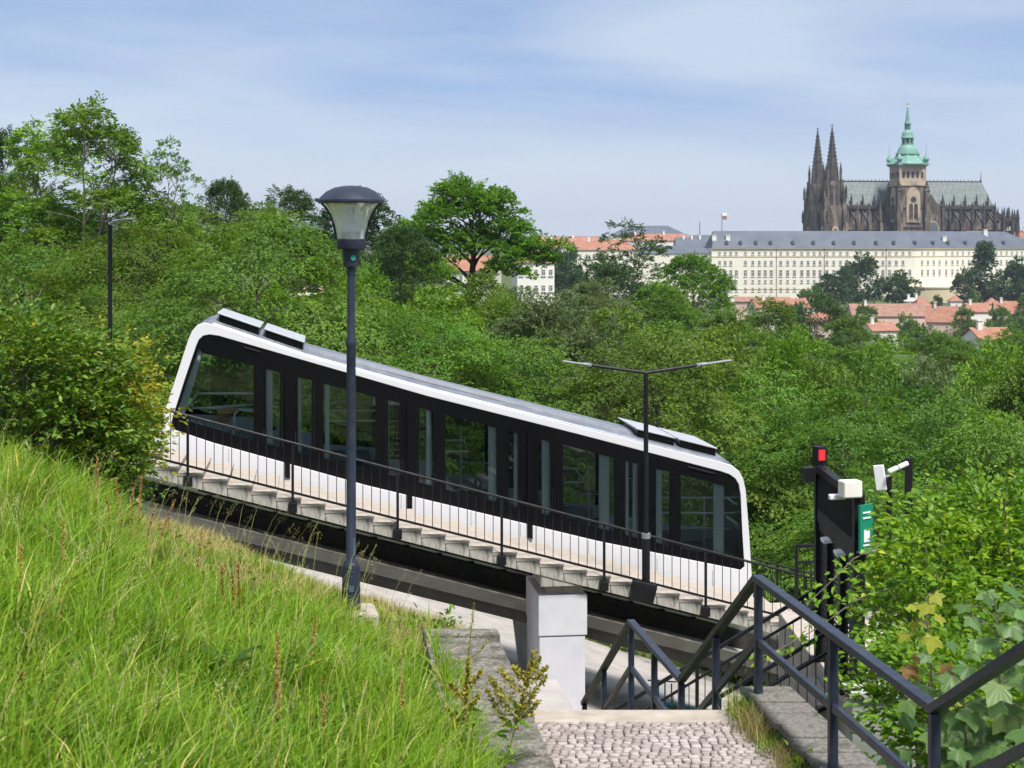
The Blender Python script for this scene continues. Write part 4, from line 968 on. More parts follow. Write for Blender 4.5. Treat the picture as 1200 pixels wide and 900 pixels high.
def arch(mb, a, b, z0, w_, h, d0, d1, face='S', n=6):     # pointed panel; S faces the viewer, W the left
    pts = [(-w_ / 2, 0), (w_ / 2, 0), (w_ / 2, h - w_ * .9)]
    for k in range(1, n + 1):
        t = k / n; pts.append((w_ / 2 * math.cos(t * math.pi / 2) if t < 1 else 0, h - w_ * .9 + w_ * .9 * math.sin(t * math.pi / 2) ** .8))
    pts += [(-x, z) for x, z in reversed(pts[2:-1])]
    if face == 'S': mb.prism(pts, lambda x, d, z: K(a + x, b + d, z0 + z), d0, d1)
    else: mb.prism(pts, lambda x, d, z: K(a + d, b - x, z0 + z), d0, d1)
AXB = 20.0
# nave and choir
m = MB(); cbox(m, -42, 53, AXB - 7.6, AXB + 7.6, -14, 21.2); m.part('clerestory', M['goth'], cat)
m = MB(); m.add([K(-42, AXB - 8.6, 21.2), K(58, AXB - 8.6, 21.2), K(58, AXB + 8.6, 21.2), K(-42, AXB + 8.6, 21.2), K(-42, AXB, 36.6), K(53.5, AXB, 36.9)], [(0, 1, 5, 4), (2, 3, 4, 5), (1, 2, 5), (0, 4, 3), (0, 3, 2, 1)])
nr = m.part('roof', M['nave'], cat)
m = MB(); cbox(m, -42, 54, AXB - .25, AXB + .25, 36.5, 37.1)
for k in range(40): a = -41 + k * 2.4; cbox(m, a - .15, a + .15, AXB - .15, AXB + .15, 37, 38)
cbox(m, 53.0, 53.6, AXB - .3, AXB + .3, 36.5, 43.5, .28, .28); cbox(m, 12.2, 12.8, AXB - .3, AXB + .3, 36.5, 44.5, .28, .28)
m.part('ridge_crest', M['gothd'], nr)
m = MB(); cbox(m, -42, 58, AXB - 9.0, AXB - 7.6, 20.2, 22.0)
for k in range(66): a = -41.5 + k * 1.52; cbox(m, a - .3, a + .3, AXB - 8.9, AXB - 8.4, 22, 23)
m.part('parapet', M['gothd'], cat)
m = MB(); cbox(m, -42, 60, AXB - 18, AXB + 18, -14, 8.6); m.part('aisle', M['goth'], cat)
m = MB(); cbox(m, -42, 60, AXB - 18.6, AXB - 17.6, 8.0, 9.6)
for k in range(68): a = -41.5 + k * 1.5; cbox(m, a - .28, a + .28, AXB - 18.4, AXB - 18, 9.6, 10.6)
m.part('parapet', M['goth'], cat)
bays = [-37 + 7.0 * k for k in range(14)]
for i, a in enumerate(bays):
    if -13 < a < 11: continue
    m = MB(); cbox(m, a - .9, a + .9, AXB - 21, AXB - 17, -14, 12, .12, .25); pinn(m, a, AXB - 18.6, 12, 1.4, 12.5); cbox(m, a - .5, a + .5, AXB - 21.6, AXB - 20.8, -14, 6, .1, .1)
    m.part('buttress', M['goth'] if a < 20 else M['gothd'], cat)
    m = MB(); p0, p1 = (AXB - 18, 12.0), (AXB - 7.7, 19.5)
    m.hexa([K(a - .4, p0[0], p0[1] - 1.6), K(a + .4, p0[0], p0[1] - 1.6), K(a + .4, p1[0], p1[1] - 1.4), K(a - .4, p1[0], p1[1] - 1.4), K(a - .4, p0[0], p0[1]), K(a + .4, p0[0], p0[1]), K(a + .4, p1[0], p1[1]), K(a - .4, p1[0], p1[1])])
    m.part('flying_buttress', M['gothd'], cat)
    m = MB(); pinn(m, a, AXB - 8.4, 20, 1.0, 9.5); m.part('pinnacle', M['gothd'], cat)
    m = MB(); arch(m, a + 3.5, AXB - 7.6, 10, 3.9, 9.6, -.3, .2); f = m.part('window_surround', M['gothl'], cat)
    m = MB(); arch(m, a + 3.5, AXB - 7.6, 10.4, 3.2, 8.6, -.34, .1); m.part('window', M['winglass'], f)
    m = MB(); arch(m, a + 3.5, AXB - 18, -3, 4.2, 9.8, -.3, .2); f = m.part('window_surround', M['gothl'], cat)
    m = MB(); arch(m, a + 3.5, AXB - 18, -2.6, 3.2, 8.6, -.36, .1); m.part('window', M['winglass'], f)
    m = MB()
    for q in (-.8, 0, .8): cbox(m, a + 3.5 + q - .12, a + 3.5 + q + .12, AXB - 18.5, AXB - 18.3, -2.6, 4.6)
    m.part('tracery', M['gothl'], f)
    m = MB(); gz = 9.7; m.add([K(a + 1.3, AXB - 18.7, gz), K(a + 5.7, AXB - 18.7, gz), K(a + 3.5, AXB - 18.7, gz + 4.2), K(a + 1.3, AXB - 18.2, gz), K(a + 5.7, AXB - 18.2, gz), K(a + 3.5, AXB - 18.2, gz + 4.2)], [(0, 1, 2), (5, 4, 3), (0, 2, 5, 3), (1, 4, 5, 2), (0, 3, 4, 1)]); m.part('gable', M['goth'], cat)
# scaffolded pale chapel and the apse
m = MB(); cbox(m, 33.5, 46.5, AXB - 22.2, AXB - 17, -14, 6.5); cbox(m, 34.5, 45, AXB - 22.6, AXB - 21.8, 6.5, 7.2); m.part('pale_chapel', M['gothl'], cat)
m = MB(); n_ = 9
ring_ = [(53 + 9 * math.cos(t), AXB + 7.6 * math.sin(t)) for t in np.linspace(-math.pi / 2, math.pi / 2, n_)]
m.prism([(a, b) for a, b in ring_], lambda a, d, b: K(a, b, d), -14, 21); m.part('apse', M['gothd'], cat)
ring2 = [(57 + 15 * math.cos(t), AXB + 18 * math.sin(t)) for t in np.linspace(-math.pi / 2, math.pi / 2, n_)]
m = MB(); m.prism([(a, b) for a, b in ring2], lambda a, d, b: K(a, b, d), -14, 7.5); m.part('ambulatory', M['gothd'], cat)
for k, t in enumerate(np.linspace(-math.pi / 2 + .1, math.pi / 2 - .1, 9)):
    a, b = 57 + 17.5 * math.cos(t), AXB + 20 * math.sin(t); ai, bi = 53 + 9 * math.cos(t), AXB + 8 * math.sin(t)
    m = MB(); cbox(m, a - .9, a + .9, b - .9, b + .9, -14, 10, .1, .1); pinn(m, a, b, 10, 1.3, 10.5); m.part('buttress', M['gothd'], cat)
    m = MB(); m.bar(K(a, b, 10), K(ai, bi, 18.5), .8, 1.4); m.part('flying_buttress', M['gothd'], cat)
    am, bm2 = (a + ai) / 2 + 1.5, (b + bi) / 2
    m = MB(); pinn(m, am, bm2, 10, 1.0, 12); m.part('pinnacle', M['gothd'], cat)
# transept south end and great tower
m = MB(); cbox(m, 9, 21, AXB - 21, AXB - 7, -14, 17); m.add([K(9, AXB - 21, 17), K(21, AXB - 21, 17), K(15, AXB - 21, 27), K(9, AXB, 17), K(21, AXB, 17), K(15, AXB, 32)], [(0, 1, 2), (3, 5, 4), (0, 2, 5, 3), (1, 4, 5, 2), (0, 3, 4, 1)]); m.part('transept', M['goth'], cat)
m = MB(); arch(m, 15, AXB - 21, 0, 7, 13, -.4, .2); f = m.part('window_surround', M['gothl'], cat)
m = MB(); arch(m, 15, AXB - 21, .6, 6, 11.6, -.5, .1); m.part('window', M['winglass'], f)
for a in (9, 21):
    m = MB(); cbox(m, a - 1, a + 1, AXB - 22.5, AXB - 20, -14, 17, .15, .15); pinn(m, a, AXB - 21.2, 17, 2, 10); m.part('buttress', M['goth'], cat)
tw0, tw1 = -8.3, 8.3
m = MB(); cbox(m, tw0, tw1, -8.3, 8.3, -14, 33.5); gtw = m.part('great_tower', M['goth'], cat)
m = MB(); cbox(m, tw0 + .3, tw1 - .3, -8, 8, 33.5, 45.2); m.part('tower_upper_storey', M['gothl'], gtw)
for z in (-2, 9, 20.5, 33.2, 44.6):
    m = MB(); cbox(m, tw0 - .5, tw1 + .5, -8.8, 8.8, z, z + .8); m.part('tower_cornice', M['gothl'] if z > 30 else M['goth'], gtw)
for (a, b) in ((tw0, -8.3), (tw1, -8.3), (tw0, 8.3), (tw1, 8.3)):
    m = MB(); cbox(m, a - 1.9, a + 1.9, b - 1.9, b + 1.9, -14, 12, .2, .2); cbox(m, a - 1.6, a + 1.6, b - 1.6, b + 1.6, 12, 26, .3, .3); pinn(m, a, b, 26, 2.4, 10.5, .4)
    for da, db in ((-1.5, -1.5), (1.5, -1.5), (-1.5, 1.5), (1.5, 1.5)): pinn(m, a + da, b + db, 12, 1, 8); pinn(m, a + da * .8, b + db * .8, 22, .8, 7)
    m.part('tower_buttress', M['goth'], gtw)
for (w_, z0, h, dd) in ((8.2, 12, 20.5, 0), ):
    for fc_, aa, bb in (('S', 0, -8.3), ('W', -8.3, 0)):
        m = MB(); arch(m, aa, bb, z0, w_, h, -.7, .2, fc_); f = m.part('tower_window_surround', M['gothl'], gtw)
        m = MB(); arch(m, aa, bb, z0 + 1, w_ - 2.4, h - 3, -.8, .1, fc_); m.part('tower_window_panel', M['gothl'], f)
        for q in (-1.45, 1.45):
            m = MB()
            if fc_ == 'S': arch(m, aa + q, bb, z0 + 2, 2.2, 9, -.95, .1, fc_)
            else: arch(m, aa, bb + q, z0 + 2, 2.2, 9, -.95, .1, fc_)
            m.part('louvre_opening', M['gothd'], f)
        m = MB(); c_ = K(aa, bb, z0 + 13.2); nrm = -NO if fc_ == 'S' else -EX
        m.lathe([(1.7, -.1), (1.7, .1)], (0, 0, 0), 16); lm = m.mesh('rose', M['gothd'])
        o = inst(lm, 'rose', f, c_ + nrm * .9, (R(90), 0, CA if fc_ == 'S' else CA - R(90)))
for fc_, aa, bb in (('S', 0, -8.3), ('W', -8.3, 0)):
    m = MB(); arch(m, aa, bb, -9, 7, 13.5, -.8, .2, fc_); f = m.part('portal_surround', M['gothl'], gtw)
    m = MB(); arch(m, aa, bb, -9, 4.6, 11, -.95, .1, fc_); m.part('gilded_grille' if fc_ == 'S' else 'window', M['goldm'] if fc_ == 'S' else M['winglass'], f)
for k in range(5):
    for fc_ in 'SW':
        m = MB(); q = -5.6 + 2.8 * k
        if fc_ == 'S': cbox(m, q - .75, q + .75, -8.12, -7.9, 37.8, 41.2)
        else: cbox(m, -8.12, -7.9, q - .75, q + .75, 37.8, 41.2)
        m.part('bell_opening', M['gothd'], gtw)
k_ = .497
def HL(prof): return [(r * k_, (HZ - y) * k_) for r, y in prof]
c0 = K(0, 0, 0)
m = MB(); m.lathe([(12.2, 45.4), (12.3, 46), (8.6, 48.6), (6.9, 50.8), (6.2, 51.6)], c0, 8, CA + R(22.5)); hm = m.part('copper_helm', M['copper'], gtw)
m = MB(); cbox(m, -9.2, 9.2, -9.2, 9.2, 45.25, 46.0); cbox(m, -8.9, 8.9, -8.9, 8.9, 46, 48.6, 3, 3); m.part('helm_skirt', M['copper'], hm)
m = MB(); m.lathe([(6.9, 51.4), (6.9, 52.3), (6.4, 52.4), (5.9, 54), (4.9, 56), (3.6, 57.2), (3.4, 57.4)], c0, 16); m.part('helm_dome', M['copper'], hm, smooth=True)
m = MB(); m.lathe([(2.9, 57.3), (2.9, 61.3)], c0, 8); m.part('lantern_core', M['copperd'], hm)
m = MB()
for q in range(8):
    a = q * math.pi / 4 + CA; m.box((c0.x + 3.1 * math.cos(a), c0.y + 3.1 * math.sin(a), 59.3), (.7, .7, 4), rz=a)
m.lathe([(3.7, 57.2), (3.7, 57.9)], c0, 16); m.lathe([(3.9, 61.1), (3.8, 61.7), (3.4, 62.6), (3.1, 64.2), (2.4, 65.4), (1.8, 66)], c0, 16); m.part('lantern', M['copper'], hm)
m = MB(); m.lathe([(1.45, 65.8), (1.45, 69.5)], c0, 8); m.part('upper_lantern_core', M['copperd'], hm)
m = MB()
for q in range(6):
    a = q * math.pi / 3; m.box((c0.x + 1.55 * math.cos(a), c0.y + 1.55 * math.sin(a), 67.6), (.4, .4, 3.8), rz=a)
m.lathe([(2.0, 69.3), (2.0, 69.9), (1.5, 71), (1.1, 73), (.6, 76.5), (.25, 79)], c0, 12); m.part('spirelet', M['copper'], hm)
m = MB(); m.lathe([(.1, 78.8), (.55, 79.2), (.55, 79.6), (.1, 80)], c0, 10); m.box((c0.x, c0.y, 80.8), (1.1, .3, 1.4)); m.box((c0.x - .5, c0.y, 81.3), (.4, .3, .5)); m.part('gilded_finial', M['gold'], hm)
for (a, b) in ((-8, -8), (8, -8), (-8, 8), (8, 8)):
    cc_ = K(a, b, 0); m = MB(); m.lathe([(1.3, 45.8), (1.3, 47.6), (1.9, 48.4), (1.7, 49.6), (.7, 50.8), (.3, 51.6), (.14, 52), (.1, 57)], cc_, 10); m.lathe([(.05, 54.4), (.4, 54.8), (.05, 55.2)], cc_, 8); m.part('corner_turret', M['copper'], hm, smooth=True)
# twin western towers
for sgn, name in ((-1, 'south'), (1, 'north')):
    a0, b0 = -43.3, AXB + sgn * 13.4
    wt_ = MB(); cbox(wt_, a0 - 5.6, a0 + 5.6, b0 - 5.6, b0 + 5.6, -14, 22); cbox(wt_, a0 - 4.3, a0 + 4.3, b0 - 4.3, b0 + 4.3, 22, 36)
    wo_ = wt_.part('west_tower', M['goth'], cat)
    m = MB(); m.lathe([(4.0, 36), (3.4, 45)], K(a0, b0, 0), 8, CA + R(22.5)); m.part('octagon_storey', M['gothd'], wo_)
    m = MB(); m.lathe([(3.1, 45), (2.5, 50), (1.55, 57.5), (.7, 64.5), (.3, 67.5)], K(a0, b0, 0), 8, CA + R(22.5))
    for q in range(9):
        z = 46.5 + q * 2.2; r = 3.05 * (1 - (z - 45) / 23.5)
        for j in range(8):
            a = CA + R(22.5) + j * math.pi / 4; cx_ = K(a0, b0, z); m.box((cx_.x + (r + .2) * math.cos(a), cx_.y + (r + .2) * math.sin(a), z), (.65, .45, .8), rz=a)
    cx_ = K(a0, b0, 0); m.box((cx_.x, cx_.y, 68.3), (.3, .3, 2.2)); m.box((cx_.x, cx_.y, 68.6), (1.5, .3, .35)); m.lathe([(.2, 67), (.7, 67.3), (.2, 67.7)], cx_, 8)
    m.part('stone_spire', M['gothd'], wo_)
    m = MB()
    for (da, db) in ((-1, -1), (1, -1), (-1, 1), (1, 1)):
        cbox(m, a0 + da * 5.6 - 1.6, a0 + da * 5.6 + 1.6, b0 + db * 5.6 - 1.6, b0 + db * 5.6 + 1.6, -14, 12, .2, .2)
        cbox(m, a0 + da * 5.4 - 1.3, a0 + da * 5.4 + 1.3, b0 + db * 5.4 - 1.3, b0 + db * 5.4 + 1.3, 12, 27, .25, .25)
        cbox(m, a0 + da * 4.4 - .9, a0 + da * 4.4 + .9, b0 + db * 4.4 - .9, b0 + db * 4.4 + .9, 27, 37, .2, .2)
        pinn(m, a0 + da * 3.9, b0 + db * 3.9, 36.5, 1.2, 11); 
        for ea, eb in ((-1.1, -1.1), (1.1, -1.1), (-1.1, 1.1), (1.1, 1.1)):
            pinn(m, a0 + da * 6 + ea, b0 + db * 6 + eb, 12, .9, 8); pinn(m, a0 + da * 5.6 + ea * .8, b0 + db * 5.6 + eb * .8, 26, .8, 8)
    m.part('tower_buttress', M['goth'], wo_)
    for fc_, aa, bb in (('S', a0, b0 - 5.6), ('W', a0 - 5.6, b0)):
        m = MB(); arch(m, aa, bb, -3, 4.4, 13, -.4, .2, fc_); f = m.part('tower_window_surround', M['gothl'], wo_)
        m = MB(); arch(m, aa, bb, -2.4, 2.6, 11, -.5, .1, fc_); m.part('tower_window', M['winglass'], f)
        s_ = 1.3
        for q in (-1.4, 1.4):
            m = MB()
            if fc_ == 'S': arch(m, aa + q, bb + s_, 17, 1.7, 17, -.3 - (0), .2, fc_)
            else: arch(m, aa + s_, bb + q, 17, 1.7, 17, -.3, .2, fc_)
            m.part('louvre_opening', M['gothd'], wo_)
m = MB(); cbox(m, -50, -42, AXB - 7, AXB + 7, -14, 24); m.add([K(-50.5, AXB - 7, 24), K(-50.5, AXB + 7, 24), K(-50.5, AXB, 35), K(-42, AXB - 7, 24), K(-42, AXB + 7, 24), K(-42, AXB, 35)], [(0, 1, 2), (3, 5, 4), (0, 2, 5, 3), (1, 4, 5, 2), (0, 3, 4, 1)]); m.part('west_front', M['goth'], cat)

# ------------------------------------------------------------------ houses
HW = {k: windowmesh(*k) for k in ((1.1, 1.7), (1.4, 2.2))}
def house(label, px, Y, wpx, py_eave, py_ridge, py_base, depth, yaw=0, wall='whiter', roof='tile', wins=(4, 2), hip=False, group=None, name='house', chim=0, win=(1.1, 1.7), extra=0):
    k = Y / F; W_ = wpx * k; c_ = at(px, py_eave, Y); ze_, zr_, zb_ = (HZ - py_eave) * k, (HZ - py_ridge) * (Y + depth / 2) / F, (HZ - py_base) * k - extra
    t = thing(name, label, 'building' if name != 'house' else 'house', (c_.x, c_.y, zb_), group)
    Mx = Matrix.Rotation(R(yaw), 3, 'Z')
    fn = lambda x, y, z: Vector((c_.x, c_.y, 0)) + Mx @ Vector((x, y, 0)) + Vector((0, 0, z))
    h = W_ / 2; e = .5
    m = MB(); m.hexa([fn(-h, 0, zb_), fn(h, 0, zb_), fn(h, depth, zb_), fn(-h, depth, zb_), fn(-h, 0, ze_), fn(h, 0, ze_), fn(h, depth, ze_), fn(-h, depth, ze_)])
    if not hip: m.add([fn(-h, 0, ze_), fn(-h, depth, ze_), fn(-h, depth / 2, zr_ - .15), fn(h, 0, ze_), fn(h, depth, ze_), fn(h, depth / 2, zr_ - .15)], [(0, 1, 2), (3, 5, 4)])
    m.part('wall', M[wall], t)
    i_ = min(h * .8, depth / 2) if hip else -e
    m = MB(); lo = [fn(-h - e, -e, ze_), fn(h + e, -e, ze_), fn(h + e, depth + e, ze_), fn(-h - e, depth + e, ze_)]
    m.add(lo + [fn(-h + i_, depth / 2, zr_), fn(h - i_, depth / 2, zr_)], [(0, 1, 5, 4), (2, 3, 4, 5), (1, 2, 5), (3, 0, 4), (3, 2, 1, 0)] if hip else [(0, 1, 5, 4), (2, 3, 4, 5)])
    rf_ = m.part('roof', M[roof], t)
    if not hip: so = rf_.modifiers.new('thick', 'SOLIDIFY'); so.thickness = .22; so.offset = 0
    for q in range(chim):
        x = -h * .6 + q * h * 1.1 / max(1, chim - .5); m = MB(); p = fn(x, depth * .42, zr_ + .3); m.box(p, (1.1, .9, 2.6), R(yaw)); m.box(p + Vector((0, 0, 1.35)), (1.4, 1.2, .22), R(yaw)); m.part('chimney', M['whiter'], rf_)
    cols, rows = wins
    for r in range(rows):
        for q in range(cols):
            x = -h + W_ * (q + .5) / cols; z = ze_ - (ze_ - zb_ - extra) * (r + .62) / max(rows, 1) - win[1] / 2
            addwin(HW[win], t, fn(x, -.03, z), R(yaw))
    return t
house('pale terrace wing with balustrade at the end of the long palace', 764, 838, 148, 297, 288, 362, 14, 0, 'cream', 'slate', (14, 3), True, name='palace_terrace', win=(1.4, 2.2), chim=2)
house('building with long red roof behind the pale palace terrace', 772, 880, 92, 282, 274, 330, 16, -4, 'whiter', 'tile', (9, 1), True, name='red_roofed_building', chim=2)
house('building with big grey hipped roof rising behind the red roof', 760, 930, 90, 275.5, 264.5, 330, 22, -4, 'cream', 'slate', (6, 1), True, name='grey_roofed_building')
house('pale wing with grey roof and paired white chimneys beside the long palace', 816, 850, 44, 289, 278.5, 345, 14, 2, 'cream', 'slate', (5, 4), False, name='palace_pavilion', chim=3)
house('cream palace with low red roof behind the sparse dark tree', 712, 800, 72, 293, 281, 352, 16, -2, 'cream', 'tile', (9, 5), True, name='cream_palace', chim=1, win=(1.4, 2.2))
house('long low building with red roof and cream gable beyond the oak', 668, 900, 70, 290, 277.5, 335, 18, 4, 'whiter', 'tile', (6, 3), False, name='red_roofed_building', chim=2)
house('white building with tall windows and red roof between oak and dark trees', 628, 520, 44, 308, 291, 345, 12, 8, 'whiter', 'tile', (5, 2), True, chim=2, win=(1.4, 2.2), extra=8, name='white_building')
house('red tiled house half hidden behind hornbeams near the park lamp', 366, 135, 60, 314, 291, 345, 9, 14, 'creamd', 'tile', (3, 1), False, chim=0, extra=4)
house('cream house with red roof glimpsed through the oak branches', 552, 430, 60, 318, 300, 345, 12, -6, 'cream', 'tile', (5, 2), False, chim=1, extra=8)
house('red roof of the castle wing at the far end of the long palace', 1196, 935, 50, 283, 270, 320, 16, -20, 'cream', 'tile', (4, 1), True, name='castle_outbuilding', chim=2)
wallh = [
 ('stepped pinkish garden wall with tiled top climbing below the palace', 893, 760, 62, 354, 348, 372, 6, -14, 'pinkr', 'tileb', (0, 0), False),
 ('house with orange roof beside the stepped pink garden wall', 918, 700, 66, 361, 350, 380, 12, 10, 'cream', 'tile', (5, 2), False),
 ('long brown tiled wall roof below the round castle trees', 1045, 720, 92, 371, 356, 386, 12, 4, 'pinkr', 'tileb', (6, 1), False),
 ('small white house with pyramid orange roof above the brown tiled roof', 1084, 740, 22, 361, 348, 376, 9, 12, 'whiter', 'tile', (2, 1), True),
 ('little white garden pavilion on the lawn below the palace wall', 1071, 770, 16, 353, 349, 360, 6, 0, 'whiter', 'whiter', (2, 1), True),
 ('orange roofed house with gable below the pyramid roof', 1110, 700, 48, 378, 359, 396, 11, -18, 'pinkr', 'tile', (3, 2), False),
 ('white house with bright orange roof among the castle slope trees', 1150, 720, 30, 366, 355, 382, 9, 16, 'whiter', 'tile', (2, 1), False),
 ('wide orange roofed house at the edge of the castle gardens', 1188, 700, 40, 368, 353, 392, 12, -8, 'pinkr', 'tile', (3, 2), False),
 ('tiny white chapel with red cap on the castle terrace', 1121, 775, 14, 353, 347, 362, 6, 0, 'whiter', 'tile', (1, 1), True),
 ('small turret house with red roof beside the chapel', 1164, 770, 12, 356, 349, 366, 6, 0, 'whiter', 'tile', (1, 1), True),
 ('pale house showing through treetops with two dark windows', 1038, 520, 34, 388, 378, 412, 9, 20, 'cream', 'tile', (2, 2), False),
 ('orange and cream house half sunk in treetops under the brown roof', 965, 600, 40, 378, 366, 396, 10, -14, 'pinkr', 'tile', (3, 1), False),
 ('broad white villa wall glimpsed low between the valley trees', 1085, 330, 70, 424, 412, 446, 9, -6, 'whiter', 'tileb', (5, 1), False),
 ('pale villa half hidden by trees east of the broad white villa', 1170, 340, 44, 398, 384, 430, 9, 12, 'whiter', 'tile', (3, 2), False),
]
for a in wallh: house(*a, chim=1 if a[11][0] > 1 else 0, extra=22)
# flag pole and aerial on the palace roofs
fp = thing('flagpole', 'thin flagpole with red and white flag on the palace roof', 'flagpole', at(846, 272, 846))
b_ = at(846, 275, 846); m = MB(); m.tube([b_ - Vector((0, 0, 2)), at(846, 250, 846)], .26, 6); m.part('pole', M['greylamp'], fp)
f1 = at(846, 253, 846); m = MB(); m.span((f1.x, f1.y - .05, f1.z - 2), (f1.x + 2.6, f1.y + .05, f1.z)); m.part('red_cloth', M['tile'], fp)
m = MB(); m.span((f1.x, f1.y - .05, f1.z + .01), (f1.x + 2.6, f1.y + .05, f1.z + 1.6)); m.part('white_cloth', M['signwhite'], fp)
m = MB(); m.tube([at(820, 284, 890), at(820, 260, 890)], .24, 6); m.single('roof_aerial', M['slate'], 'bare thin aerial mast on the roofs beside the palace', 'mast', at(820, 284, 890))
# wooded ridge on the skyline
rv, rfc = [], []
rr = np.random.RandomState(4); xsr = np.linspace(-2600, 3200, 120)
for k, (Y, h0) in enumerate(((4300, -60), (4600, 18), (5200, 22), (5600, -60))):
    nz = np.interp(np.arange(120), np.arange(0, 120, 5), rr.uniform(-5, 6, 24)) if h0 > 0 else 0
    rv += list(np.stack([xsr, np.full(120, Y), np.full(120, h0) + nz], 1))
for k in range(3):
    for i in range(119): rfc.append((k * 120 + i, k * 120 + i + 1, (k + 1) * 120 + i + 1, (k + 1) * 120 + i))
o = bpy.data.objects.new('hills', fast_mesh('hills', rv, rfc, pm('wooded_hill', (.03, .055, .04), (.06, .09, .05), .01, 1), smooth=True)); C.objects.link(o); setp(o, kind='structure')

# thin summer air between the hill and the castle
hz_ = MB(); hz_.span((-9000, -60, -70), (9000, 7000, 130))
hv = bpy.data.materials.new('thin_air'); hv.use_nodes = True; _n = hv.node_tree; _n.nodes.remove(_n.nodes['Principled BSDF'])
pv = N(_n, 'ShaderNodeVolumePrincipled'); pv.inputs['Color'].default_value = (.75, .84, 1, 1); pv.inputs['Density'].default_value = .00009; pv.inputs['Anisotropy'].default_value = .2
_n.links.new(pv.outputs[0], _n.nodes['Material Output'].inputs['Volume'])
hz_.struct('haze', hv, kind='stuff', label='thin pale summer haze over the valley')
# ================================================================== VEGETATION
def nrm(v): return v / np.maximum(np.linalg.norm(v, axis=-1, keepdims=True), 1e-9)
def leaves(pos, dr, nr, L, Wl, shape='rhomb', fold=.12, droop=.1):
    dr = nrm(dr); sd_ = nrm(np.cross(dr, nr)); nr = np.cross(sd_, dr)
    L = np.asarray(L).reshape(-1, 1) * np.ones((len(pos), 1)); Wl = np.asarray(Wl).reshape(-1, 1) * np.ones((len(pos), 1))
    n = len(pos)
    if shape == 'rhomb':
        v = np.stack([pos, pos + dr * L * .45 + sd_ * Wl * .5 + nr * L * fold, pos + dr * L - nr * L * droop, pos + dr * L * .45 - sd_ * Wl * .5 + nr * L * fold], 1)
        return v.reshape(-1, 3), np.arange(n * 4).reshape(n, 4)
    v = np.stack([pos, pos + dr * L * .3 + sd_ * Wl * .48 + nr * L * fold, pos + dr * L * .66 + sd_ * Wl * .40 + nr * L * fold * .6, pos + dr * L - nr * L * droop,
                  pos + dr * L * .66 - sd_ * Wl * .40 + nr * L * fold * .6, pos + dr * L * .3 - sd_ * Wl * .48 + nr * L * fold], 1)
    b = np.arange(n)[:, None] * 6
    f = np.concatenate([b + np.array([[0, 1, 2, 3]]), b + np.array([[0, 3, 4, 5]])], 1).reshape(-1, 4)
    return v.reshape(-1, 3), f
def spray_template(rs, n=34, length=1.0, fan=.42, droop=.25, jit=.5):
    # leaves on alternate side twigs of one drooping twig, lying roughly in a plane
    t = rs.uniform(.08, 1, n); side = rs.choice([-1, 1], n); q = rs.uniform(0, 1, n)
    y = side * q * fan * (1 - .65 * t) ; x = t + q * .22
    pos = np.stack([x, y, -droop * (x ** 2) - .25 * np.abs(y) + rs.normal(0, .03, n)], 1) * length
    dr = np.stack([np.full(n, .8), side * (.35 + q), -.25 - .5 * droop * t], 1) + rs.normal(0, .3, (n, 3))
    nr = np.stack([np.full(n, .15), np.zeros(n), np.ones(n)], 1) + rs.normal(0, jit, (n, 3))
    return pos, nrm(dr), nrm(nr)
def crown_mesh(name, seed, clumps, spr, per, leaf, mat, tmpl_kw={}, up=.35, shape='rhomb', wl=.55, hang=0.0, size_var=.3, zu=1.0, zd=.45, rad=0.0, tilt=0.0, cvar=.35):
    """clumps: rows of x, y, z, rx, ry, rz. Every clump carries leafy sprays on its surface."""
    rs = np.random.RandomState(seed); T = [spray_template(rs, per, **tmpl_kw) for _ in range(6)]
    V, Fq, RN = [], [], []; off = 0
    ctr = clumps[:, :3].mean(0)
    for c in clumps:
        k = max(4, int(spr * rs.uniform(.7, 1.3)))
        d = nrm(rs.normal(0, 1, (k, 3))); d[:, 2] = np.where(d[:, 2] < -.3, -d[:, 2] * .6, d[:, 2])
        rd_ = rs.uniform(.35, 1.0, (k, 1)) ** .5
        p = c[:3] + d * c[3:6] * rd_
        orr = np.array([c[0] - ctr[0], c[1] - ctr[1], 0]); orr = orr / max(np.linalg.norm(orr), .8)
        p[:, 2] -= tilt * ((p - c[:3]) @ orr)
        out = nrm(c[:3] - ctr) * .5
        x = nrm(d * np.array([1, 1, .5]) * (1 - .6 * rad) + orr * rad * 1.1 + out * np.array([1, 1, .3]) + rs.normal(0, .3, (k, 3)) + np.array([0, 0, up - hang]))
        z = nrm(np.array([0, 0, zu]) + d * zd + orr * rad * .8 + rs.normal(0, .22, (k, 3)))
        y = nrm(np.cross(z, x)); z = np.cross(x, y)
        Rm = np.stack([x, y, z], -1)
        cr = rs.rand() * cvar  # random tone per clump stands in for light varying from bough to bough
        for j in range(k):
            tp, td, tn = T[rs.randint(6)]; s = rs.uniform(.7, 1.25)
            P = p[j] + (tp * s) @ Rm[j].T; D = td @ Rm[j].T; Nn = tn @ Rm[j].T
            L = leaf * rs.uniform(1 - size_var, 1 + size_var, len(tp))
            v, f = leaves(P, D, Nn, L, L * wl, shape)
            V.append(v); Fq.append(f + off); off += len(v)
            r = np.clip(cr + rs.uniform(0, .65, len(tp)) * rs.uniform(.7, 1.05), 0, 1); RN.append(np.repeat(r, len(f) // len(tp)))
    return fast_mesh(name, np.concatenate(V), np.concatenate(Fq), mat, np.concatenate(RN))
